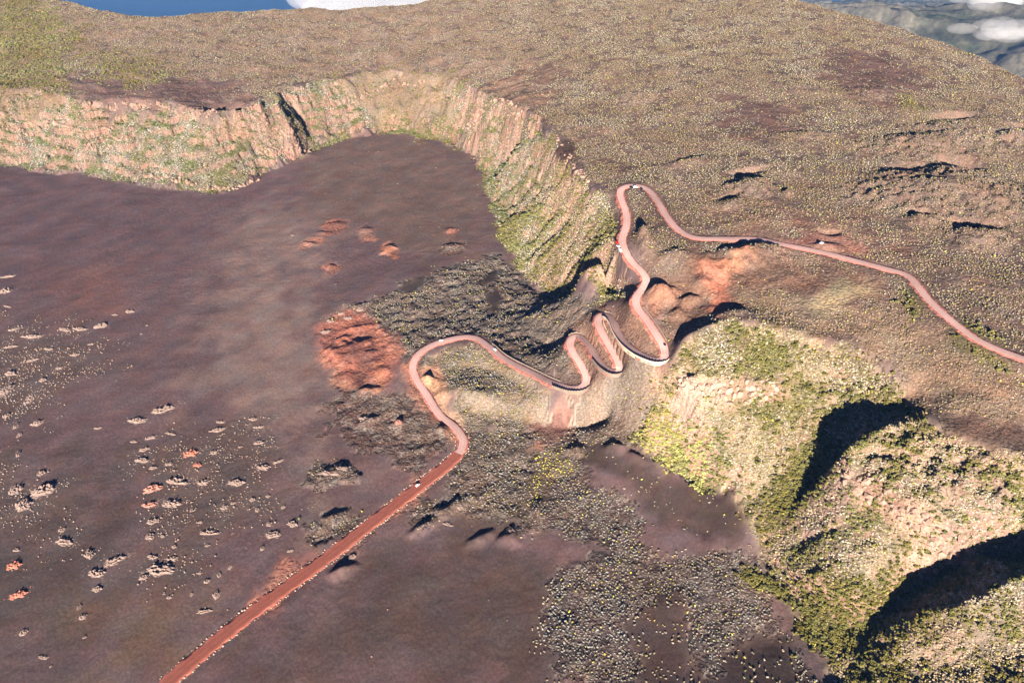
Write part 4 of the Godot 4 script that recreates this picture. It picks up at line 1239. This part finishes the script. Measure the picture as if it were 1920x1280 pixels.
func build_vehicles() -> void:
	mat.glass = plain_mat(Color(0.03, 0.04, 0.05), 0.08)
	mat.lamp = plain_mat(Color(0.75, 0.77, 0.78), 0.15)
	mat.tail = plain_mat(Color(0.45, 0.02, 0.02), 0.25)
	mat.tyre = plain_mat(Color(0.05, 0.05, 0.05), 0.9)
	mat.chrome = plain_mat(Color(0.6, 0.6, 0.62), 0.3, 0.9)
	var white := plain_mat(Color(0.85, 0.86, 0.87), 0.25)
	var red := plain_mat(Color(0.72, 0.03, 0.05), 0.25)
	var blue := plain_mat(Color(0.03, 0.10, 0.32), 0.22)
	var dark := plain_mat(Color(0.05, 0.06, 0.08), 0.22)
	for m in [white, red, blue, dark]:
		m.clearcoat_enabled = true
		m.clearcoat = 0.6
		m.clearcoat_roughness = 0.08
	# where, offset from the middle of the road, extra turn, paint, van, label
	var cars := [
		[[-79.2, 1.5, -414.1], 1.6, 0.0, white, false, "white car driving on the straight red dirt road"],
		[[-72.3, 16, -591.2], 1.5, 0.0, white, false, "white car climbing the first wide bend of the paved road"],
		[[-17, 24, -570.7], 1.5, PI, white, false, "white car on the paved road just past the first wide bend"],
		[[127.6, 91, -489.8], -1.5, PI, blue, false, "dark blue car in the widest bend above the lower hairpins"],
		[[104.6, 115, -626.1], 5.6, 0.5, red, false, "red car parked on the outer verge of the upper road"],
		[[105, 114.5, -619.8], 5.4, 0.5, white, false, "white car parked right beside the red car"],
		[[106.4, 113.5, -613.4], 5.0, 0.2, white, true, "white van parked on the verge below the red car"],
		[[133.6, 124, -725.1], -5.4, 0.15, white, true, "white van parked inside the topmost bend of the road"],
		[[129.9, 124, -727.7], -5.2, 0.1, dark, false, "dark car parked behind the white van in the topmost bend"],
		[[140.2, 124, -722.6], -5.6, -0.1, dark, false, "dark car parked in front of the white van in the topmost bend"],
		[[286.5, 135, -587.9], 11.0, 0.9, white, false, "white car standing alone on the reddish lay-by of the plateau road"],
	]
	for c in cars:
		var q := near_road(c[0][0], c[0][2])
		var side := -road_dir[q].cross(Vector3.UP).normalized()
		var o := make_car(c[3], c[4])
		add_child(o)
		o.name = numbered("parked_van" if c[4] else "car")
		var p: Vector3 = road_pts[q] + side * c[1] + Vector3.UP * 0.12
		if absf(c[1]) > 4.0:
			p.y = maxf(road_pts[q].y - 0.05, height(p.x, p.z) + 0.02)
			if absf(c[1]) > 8.0:
				p.y = height(p.x, p.z) + 0.05
		o.position = p
		var d := road_dir[q]
		o.basis = Basis.looking_at(-d.rotated(Vector3.UP, c[2]), Vector3.UP)
		tag(o, c[5], "van" if c[4] else "car", "vehicles on the winding road")


# ---------------------------------------------------------------- lava outcrops and stones
const OUTCROPS := [
	[-326.7, 0.2, -443.9, 30, 12], [-313, 0.2, -435.1, 18, 10], [-300.6, 0.2, -439.5, 18, 10], [-286.6, 0.2, -419.9, 46, 17], [-263.6, 0.2, -418.1, 26, 16], [-235.4, 0.2, -418.1, 38, 14], [-216.7, 0.2, -435.1, 30, 16], [-205.4, 0.2, -442, 24, 8], [-282.2, 0.2, -395.7, 40, 18], [-263.4, 0.2, -388.5, 8, 10], [-237.7, 0.2, -391.8, 16, 16], [-231.4, 0.2, -395.7, 12, 6], [-216.1, 0.2, -399.6, 14, 12], [-209.6, 0.2, -389, 10, 10], [-204.5, 0.2, -403, 10, 8], [-188.8, 0.2, -391.8, 10, 10], [-291.4, 0.2, -377.1, 26, 14], [-287, 0.2, -362.5, 20, 16], [-277.7, 0.2, -362.5, 10, 6], [-241.2, 0.2, -366.1, 40, 12], [-252, 0.2, -376.6, 10, 8], [-239.3, 0.2, -353.8, 12, 6], [-264.9, 0.2, -352.8, 12, 8], [-268.3, 0.2, -332, 58, 26],
	[-278.2, 0.2, -343, 22, 10], [-262.4, 0.2, -341.5, 24, 12], [-277.7, 0.2, -325, 18, 12], [-305.8, 0.2, -340.1, 40, 18], [-314.7, 0.2, -328.7, 34, 18], [-308.7, 0.2, -315.4, 20, 12], [-237.1, 0.2, -328.7, 14, 6], [-221.3, 0.2, -327.3, 10, 12], [-215, 0.2, -334.4, 8, 12], [-228.8, 0.2, -321.8, 14, 10], [-236.6, 0.2, -311, 8, 10], [-252.2, 0.2, -308.3, 12, 8], [-218, 0.2, -310.5, 16, 18], [-222.6, 0.2, -297.1, 34, 10], [-328, 0.2, -346.4, 20, 22], [-360.3, 0.2, -368.7, 14, 10], [-353, 0.2, -357.9, 36, 16], [-395.8, 0.2, -409.3, 44, 26], [-419.7, 0.2, -411.1, 24, 22], [-404.4, 0.2, -394, 30, 26], [-407.5, 0.2, -429, 16, 16], [-315, 0.2, -300.9, 10, 14], [-308.4, 0.2, -292.4, 14, 12], [-344.6, 0.2, -280.4, 14, 14],
	[-321.4, 0.2, -262, 22, 8], [-313.4, 0.2, -255.5, 6, 6], [-300.3, 0.2, -277.2, 8, 8], [-387, 0.2, -349.9, 12, 8], [-189.2, 0.2, -364, 34, 16], [-177.2, 0.2, -374.4, 24, 14], [-196.2, 0.2, -374.4, 14, 12], [-195.1, 0.2, -351.3, 10, 12], [-172.9, 0.2, -348.9, 16, 8], [-591.3, 0.2, -709.1, 22, 18], [-605.5, 0.2, -739.9, 30, 8], [-571.8, 0.2, -677.9, 24, 5], [-485.8, 0.2, -634.8, 30, 10], [-470, 0.2, -635.8, 32, 10], [-450.5, 0.2, -641.6, 28, 14], [-515.4, 0.2, -622.5, 40, 10], [-542.6, 0.2, -634.8, 20, 8], [-430.2, 0.2, -668.6, 20, 10], [-443.7, 0.2, -662.5, 12, 5], [-400.4, 0.2, -627.2, 6, 4], [-400.1, 0.2, -642.6, 6, 5], [-468.2, 0.2, -551.9, 14, 12], [-467.4, 0.2, -523.6, 16, 28], [-442.3, 0.2, -490.6, 24, 14],
	[-496.8, 0.2, -536, 18, 30], [-505.5, 0.2, -561.7, 22, 16], [-333.5, 0.2, -507.9, 48, 18], [-350, 0.2, -493.5, 36, 14], [-383, 0.2, -483.6, 16, 6], [-329.4, 0.2, -471.3, 24, 10], [-343, 0.2, -466.6, 14, 8], [-313.4, 0.2, -476.7, 28, 7], [-329.9, 0.2, -456.7, 22, 10], [-271.4, 0.2, -481.5, 36, 12], [-272.3, 0.2, -492, 20, 8], [-242.4, 0.2, -495.6, 20, 10], [-235, 0.2, -485, 24, 8], [-229.1, 0.2, -465.3, 22, 12], [-244.4, 0.2, -460, 12, 6], [-265.8, 0.2, -453.4, 16, 12], [-439.7, 0.2, -452.2, 10, 18], [-477.1, 0.2, -499.9, 14, 14], [-460.6, 0.2, -487.8, 10, 18], [-451, 0.2, -475.4, 10, 16], [-528.8, 0.2, -605, 26, 8], [-487.2, 0.2, -600.5, 20, 7], [-455, 0.2, -591.6, 18, 7], [-494.9, 0.2, -582.9, 24, 8],
	[-446.5, 0.2, -609.5, 14, 6], [-461.1, 0.2, -570.1, 14, 8], [-199.6, 0.2, -647.5, 18, 10], [-200.4, 0.2, -628.1, 20, 10], [-190.6, 0.2, -662.5, 16, 8], [-170.6, 0.2, -667.6, 30, 10], [-179.9, 0.2, -652.4, 22, 10], [-135.2, 0.2, -490.6, 34, 10], [-157.1, 0.2, -425.3, 40, 12], [-147.9, 0.2, -430.2, 26, 10], [-286.9, 0.2, -838.1, 8, 4], [-80.6, 0.2, -384.1, 30, 10], [-51.6, 0.2, -373.4, 26, 8], [-123.6, 0.2, -343, 20, 12], [0, 0.2, -364, 14, 14],
]


func outcrop_mesh(sd: int, tone: Color) -> ArrayMesh:
	var n := noise(sd, 1.5, 3, FastNoiseLite.FRACTAL_RIDGED)
	var n2 := noise(sd + 1, 0.9, 2)
	var rng := RandomNumberGenerator.new()
	rng.seed = sd
	var st := SurfaceTool.new()
	st.begin(Mesh.PRIMITIVE_TRIANGLES)
	var g := 24
	var p: Array = []
	for j in g:
		for i in g:
			var x := (i / float(g - 1) * 2.0 - 1.0) * 1.05
			var z := (j / float(g - 1) * 2.0 - 1.0) * 1.05
			if i % (g - 1) and j % (g - 1):
				x += rng.randf_range(-0.045, 0.045)
				z += rng.randf_range(-0.045, 0.045)
			var r := sqrt(x * x + z * z) + 0.35 * n2.get_noise_2d(x, z)
			var h := smoothstep(0.95, 0.45, r) * (0.12 + 0.9 * maxf(n.get_noise_2d(x, z) + 0.12, 0.0) * (0.5 + rng.randf())) + rng.randf_range(-0.05, 0.05)
			if r > 0.95:
				h = -0.25
			p.append(Vector3(x, h, z))
	for j in g - 1:
		for i in g - 1:
			var k := j * g + i
			for t in [[k, k + 1, k + g], [k + 1, k + g + 1, k + g]]:
				var a: Vector3 = p[t[0]]
				var b: Vector3 = p[t[1]]
				var c: Vector3 = p[t[2]]
				if a.y < -0.2 and b.y < -0.2 and c.y < -0.2:
					continue
				var w := rng.randf_range(0.75, 1.2)
				for v in [a, b, c]:
					st.set_color(Color(tone.r * w, tone.g * w, tone.b * w))
					st.set_normal((c - a).cross(b - a).normalized())
					st.add_vertex(v)
	# loose blocks round it
	for k in 44:
		var an := rng.randf() * TAU
		var d := rng.randf_range(0.55, 1.75)
		clump(st, rng, Vector3(cos(an) * d, 0.0, sin(an) * d), Vector3.ONE * rng.randf_range(0.025, 0.085), 0, 0.25, Color(tone.r * 1.3, tone.g * 1.3, tone.b * 1.3), 0.25)
	return st.commit()


func build_outcrops() -> void:
	var rng := RandomNumberGenerator.new()
	rng.seed = 9
	var pale: Array[ArrayMesh] = []
	for k in 6:
		pale.append(outcrop_mesh(500 + k * 7, Color(0.15, 0.112, 0.1)))
	var redd: Array[ArrayMesh] = [outcrop_mesh(560, Color(0.24, 0.1, 0.075)), outcrop_mesh(567, Color(0.22, 0.11, 0.09))]
	var reds := [[-275.4, 0.2, -438.2, 20, 10], [-286.8, 0.2, -452.2, 30, 18], [-304.6, 0.2, -411.1, 40, 20], [-300.8, 0.2, -394.6, 30, 14], [-364.4, 0.2, -310.5, 30, 14], [-104.5, 1, -484.2, 14, 12], [-381.5, 0.2, -335.8, 26, 16]]
	var all: Array = []
	for e in OUTCROPS:
		all.append([e, false])
	for e in reds:
		all.append([e, true])
	var k := 0
	var kin_count := {}
	all.sort_custom(func(a, b): return off_road(a[0]) < off_road(b[0]))
	for it in all:
		var e: Array = it[0]
		var p := Vector3(e[0], height(e[0], e[2]), e[2])
		var eye := Vector3(0, 480, 0)
		var ppm := 1372.5 / p.distance_to(eye)
		var l: float = e[3] / ppm * 0.48
		var w: float = e[4] / ppm * 0.54
		var big := "big" if l > 7.5 else "small" if l < 3.5 else "low"
		var o := MeshInstance3D.new()
		o.mesh = redd[k % 2] if it[1] else pale[k % 6]
		o.material_override = mat.leaf
		add_child(o)
		o.name = numbered("lava_outcrop")
		o.transform = Transform3D(Basis(Vector3.UP, rng.randf_range(-0.35, 0.5) + (PI if rng.randf() > 0.5 else 0.0)).scaled(Vector3.ONE) * Basis.from_scale(Vector3(l, minf(l, w) * 0.33 + 0.25, w)), p + Vector3.DOWN * 0.1)
		var spot := "left of the dirt road"
		if p.x > -90.0:
			spot = "right of the dirt road"
		elif p.z < -640.0:
			spot = "at the plain's left edge" if p.x < -300.0 else "beside the red cinder field"
		elif p.z < -460.0:
			spot = "in the mid plain"
		elif p.x < -250.0:
			spot = "in the plain's lower left"
		var look := ("reddish" if it[1] else "pale grey")
		var form := "long narrow" if l > w * 2.4 else "steep" if w > l * 1.3 else "squat" if l < w * 1.5 else "oblong"
		var kin := "%s %s %s lava outcrop %s" % [big, form, look, spot]
		var nth: int = kin_count.get(kin, 0)
		kin_count[kin] = nth + 1
		var rank: String = ["", "second ", "third ", "fourth ", "fifth ", "sixth ", "seventh ", "eighth ", "ninth "][mini(nth, 8)]
		tag(o, kin if nth == 0 else "%s, %sfrom road" % [kin, rank], "rock", "lava outcrops " + spot)
		k += 1


func off_road(e: Array) -> float:
	return road_pts[near_road(e[0], e[2])].distance_to(Vector3(e[0], 0, e[2]))


func build_roadside_stones() -> void:
	var rng := RandomNumberGenerator.new()
	rng.seed = 31
	var meshes: Array[ArrayMesh] = []
	for q in 4:
		var st := SurfaceTool.new()
		st.begin(Mesh.PRIMITIVE_TRIANGLES)
		clump(st, rng, Vector3.ZERO, Vector3(1, 0.75, 0.9), 0, 0.22, Color(0.24, 0.185, 0.155), 0.2)
		meshes.append(st.commit())
	var end := near_road([-51.2, 5, -478.8][0], [-51.2, 5, -478.8][2])
	var n := 0
	for q in end:
		for s in [-1.0, 1.0]:
			if n >= 300 or rng.randf() < 0.08:
				continue
			var off: float = s * rng.randf_range(5.7, 7.3)
			var p := road_pts[q] - road_dir[q].cross(Vector3.UP).normalized() * off + road_dir[q] * rng.randf_range(-0.6, 0.6)
			if not in_sight(p.x, p.z, p.y, 3.0):
				continue
			p.y = height(p.x, p.z) + 0.1
			var o := MeshInstance3D.new()
			o.mesh = meshes[n % 4]
			o.material_override = mat.leaf
			add_child(o)
			o.name = numbered("roadside_stone")
			o.transform = Transform3D(Basis.from_euler(Vector3(rng.randf() * 0.4, rng.randf() * 6.0, 0)).scaled(Vector3.ONE * lerpf(0.3, 1.0, pow(rng.randf(), 1.6))), p)
			var side := "left" if s > 0.0 else "right"
			var bulk := "large" if o.scale.x > 0.75 else "small" if o.scale.x < 0.45 else "middle-sized"
			var stretch := "near its lower end" if q < 60 else "halfway up" if q < 115 else "near the paved bend"
			tag(o, "%s pale stone along the %s edge of the dirt road, %s" % [bulk, side, stretch], "stone", "pale stones along the %s edge of the dirt road" % side)
			n += 1


func build_clouds() -> void:
	var rng := RandomNumberGenerator.new()
	rng.seed = 51
	cloud(rng, "white cloud bank over the sea behind the plateau edge", "cloud_bank", [-1391.4, -1300, -7585.3], Vector3(1350, 300, 800), 30, 0.0035)
	cloud(rng, "thin wisp of cloud over the far mountain slope", "cloud_wisp", [2047.8, -380, -3204.9], Vector3(420, 70, 150), 12, 0.003)
	cloud(rng, "small torn cloud at the top of the far slope", "cloud_wisp", [2419.3, -420, -3877.1], Vector3(420, 80, 200), 8, 0.003)


func cloud(rng: RandomNumberGenerator, label: String, called: String, at: Array, reach: Vector3, n: int, density: float) -> void:
	var o := Node3D.new()
	add_child(o)
	o.name = numbered(called)
	o.position = Vector3(at[0], at[1], at[2])
	tag(o, label, "cloud")
	var m := FogMaterial.new()
	m.density = density
	m.albedo = Color(0.96, 0.97, 1.0)
	for q in n:
		var f := FogVolume.new()
		f.name = "billow"
		f.shape = RenderingServer.FOG_VOLUME_SHAPE_ELLIPSOID
		var a := rng.randf() * TAU
		var d := sqrt(rng.randf())
		var r := rng.randf_range(0.3, 0.6) * (1.15 - 0.6 * d)
		f.size = Vector3(reach.x * r, reach.y * rng.randf_range(0.6, 1.3) * (1.2 - 0.7 * d), reach.z * r * 1.3)
		f.position = Vector3(cos(a) * d * reach.x * 0.5, rng.randf_range(-0.15, 0.15) * reach.y, sin(a) * d * reach.z * 0.5)
		f.material = m
		o.add_child(f, true)


# ---------------------------------------------------------------- the far slope and the sea below the plateau
func build_beyond() -> void:
	var sea := PlaneMesh.new()
	sea.size = Vector2(90000, 60000)
	sea.subdivide_width = 4
	sea.subdivide_depth = 4
	var water := plain_mat(Color(0.003, 0.016, 0.042).linear_to_srgb(), 0.45)
	water.metallic_specular = 0.15
	var wn := NoiseTexture2D.new()
	wn.seamless = true
	wn.width = 512
	wn.height = 512
	wn.as_normal_map = true
	wn.bump_strength = 3.0
	wn.noise = noise(61, 0.03, 4)
	water.normal_enabled = true
	water.normal_texture = wn
	water.normal_scale = 0.5
	water.uv1_scale = Vector3(150, 100, 1)
	var so := structure("sea", sea, water)
	so.position = Vector3(0, -2300, -22000)
	# a far flank of the island, cut by gullies that run down to the left
	var rid := noise(62, 0.0016, 6, FastNoiseLite.FRACTAL_RIDGED)
	var fb := noise(63, 0.003, 5)
	var w := 190
	var d := 190
	var st := SurfaceTool.new()
	st.begin(Mesh.PRIMITIVE_TRIANGLES)
	for j in d:
		for i in w:
			var x := 700.0 + i * 22.0
			var z := -2300.0 - j * 26.0
			# u runs across the gullies, v down them
			var u := (x - 1900.0) * 0.75 - (z + 4000.0) * 0.66
			var v := (x - 1900.0) * 0.66 + (z + 4000.0) * 0.75
			var bend := fb.get_noise_2d(u * 0.4, v * 0.4) * 160.0
			var h := -800.0 + 0.16 * v - 0.05 * u
			h += 260.0 * smoothstep(-300.0, 60.0, u + bend) * smoothstep(900.0, 100.0, u + bend)
			var gully := rid.get_noise_2d(u * 1.6 + bend, v * 0.16)
			h += 85.0 * gully
			var rill := rid.get_noise_2d(u * 6.0 + bend * 2.0, v * 0.7)
			h += 16.0 * rill + 14.0 * fb.get_noise_2d(u * 3.0, v * 3.0)
			var t := 0.8 * gully + 0.5 * rill + 0.7 * fb.get_noise_2d(u * 1.2, v * 0.5) + 0.4 * fb.get_noise_2d(u * 9.0, v * 5.0)
			st.set_color(Color(0.04, 0.056, 0.03).lerp(Color(0.17, 0.155, 0.125), smoothstep(-0.4, 1.0, t)))
			st.add_vertex(Vector3(x, h, z))
	for j in d - 1:
		for i in w - 1:
			var k := j * w + i
			for id in [k, k + w, k + 1, k + 1, k + w, k + w + 1]:
				st.add_index(id)
	st.generate_normals()
	var far := soil(108, 900.0, 0.35, 0.0)
	far.heightmap_enabled = false
	structure("mountain_slope", st.commit(), far)


# ---------------------------------------------------------------- broken rock where the lava beds come to the surface
const FACES := [
	["broken pinkish rock face along the edge of the knoll between the two ravines", 90, 4.2, 0.36, [239.6, 88, -352, 248.6, 86, -338.5, 262.5, 84, -325.6, 279, 81, -315.4, 295.4, 75, -303.4, 311.5, 72, -301.3]],
	["sunlit pale rock face below the crest beyond the widest bend", 80, 4.2, 0.5, [139.5, 89, -453.7, 154.5, 91, -443.5, 174, 92, -436, 195, 91, -434.5, 208.8, 92, -436]],
	["low rocky rib on top of the knoll at the right edge", 26, 2.6, 0.34, [253, 104, -354.3, 272.7, 103, -347.3, 295, 105, -349.4, 319.2, 104, -345.4, 335.4, 103, -340.4]],
	["pinkish rock band half way up the far left cliff", 70, 5.0, 0.3, [-813.6, 42, -1089.2, -753.9, 42, -1085, -697.9, 45, -1090.2, -660.1, 38, -1074, -606.7, 37, -1072.3]],
	["short rock band low on the far left cliff", 46, 4.6, 0.3, [-702.7, 24, -1058.7, -663.5, 22, -1051.5, -619.3, 26, -1046.2, -591.4, 36, -1054.4]],
	["pinkish rock band along the foot of the cliff's forward buttress", 80, 5.0, 0.3, [-546, 15, -999.2, -496.5, 14, -987.1, -446.4, 8, -971.6, -407.2, 10, -971, -376.7, 16, -1004.3]],
	["rock band just under the left cliff's rim", 76, 4.8, 0.28, [-641.8, 79, -1092.9, -592.7, 78, -1100.1, -535.5, 77, -1098.3, -477.1, 75, -1068.6, -428.4, 76, -1066]],
	["rock band at the foot of the cliff beside the dark cleft", 46, 4.6, 0.3, [-381.6, 14, -1050.1, -352.9, 18, -1068.6, -322.8, 16, -1097.8]],
	["upper rock bands beside the dark cleft", 40, 4.4, 0.29, [-397, 52, -1076.9, -358.8, 48, -1082.7, -330.3, 36, -1091.4]],
	["pale rock patch high in the middle of the amphitheatre wall", 44, 4.6, 0.29, [-314, 66, -1195.8, -278.1, 62, -1187.2, -240.6, 64, -1227.3, -197.5, 68, -1241.9, -142.5, 70, -1230.6]],
	["rock patch on the right side of the amphitheatre wall", 46, 4.4, 0.32, [-83.9, 62, -1134.6, -49.6, 58, -1111.2, -16.1, 76, -1085.5, 22.7, 88, -1011.9]],
	["rock edge under the rim left of the topmost bend", 40, 3.6, 0.34, [55.4, 98, -907.2, 73.3, 103, -816, 85.7, 108, -760.4]],
]

func build_rock_faces() -> void:
	var rng := RandomNumberGenerator.new()
	rng.seed = 88
	for F in FACES:
		var blocks: Array[ArrayMesh] = []
		for q in 5:
			var st := SurfaceTool.new()
			st.begin(Mesh.PRIMITIVE_TRIANGLES)
			var c: float = F[3] * rng.randf_range(0.8, 1.12)
			clump(st, rng, Vector3.ZERO, Vector3(0.8, 1.0, 0.7), 0, 0.3, Color(c, c * 0.67, c * 0.54), 0.14)
			blocks.append(st.commit())
		var a: Array = F[4]
		var o := Node3D.new()
		add_child(o)
		o.name = numbered("rock_face")
		o.position = Vector3(a[0], height(a[0], a[2]), a[2])
		tag(o, F[0], "rock face", "rock bands in the cliffs")
		var n := a.size() / 3 - 1
		for q in int(F[1]):
			var t := rng.randf() * n
			var e := int(t)
			var p := Vector3(a[e * 3], 0, a[e * 3 + 2]).lerp(Vector3(a[e * 3 + 3], 0, a[e * 3 + 5]), t - e)
			p += Vector3(rng.randfn() * 2.0, 0, rng.randfn() * 2.2)
			p.y = height(p.x, p.z)
			var m := part("rock_block", blocks[q % 5], mat.stone, o)
			var k: float = F[2] * rng.randf_range(0.45, 1.0)
			m.position = p - o.position - Vector3.UP * k * 0.15
			m.basis = Basis.from_euler(Vector3(rng.randf_range(-0.3, 0.3), rng.randf() * 6.0, rng.randf_range(-0.25, 0.25))).scaled(Vector3(k * rng.randf_range(0.7, 1.3), k * rng.randf_range(0.6, 1.0), k))
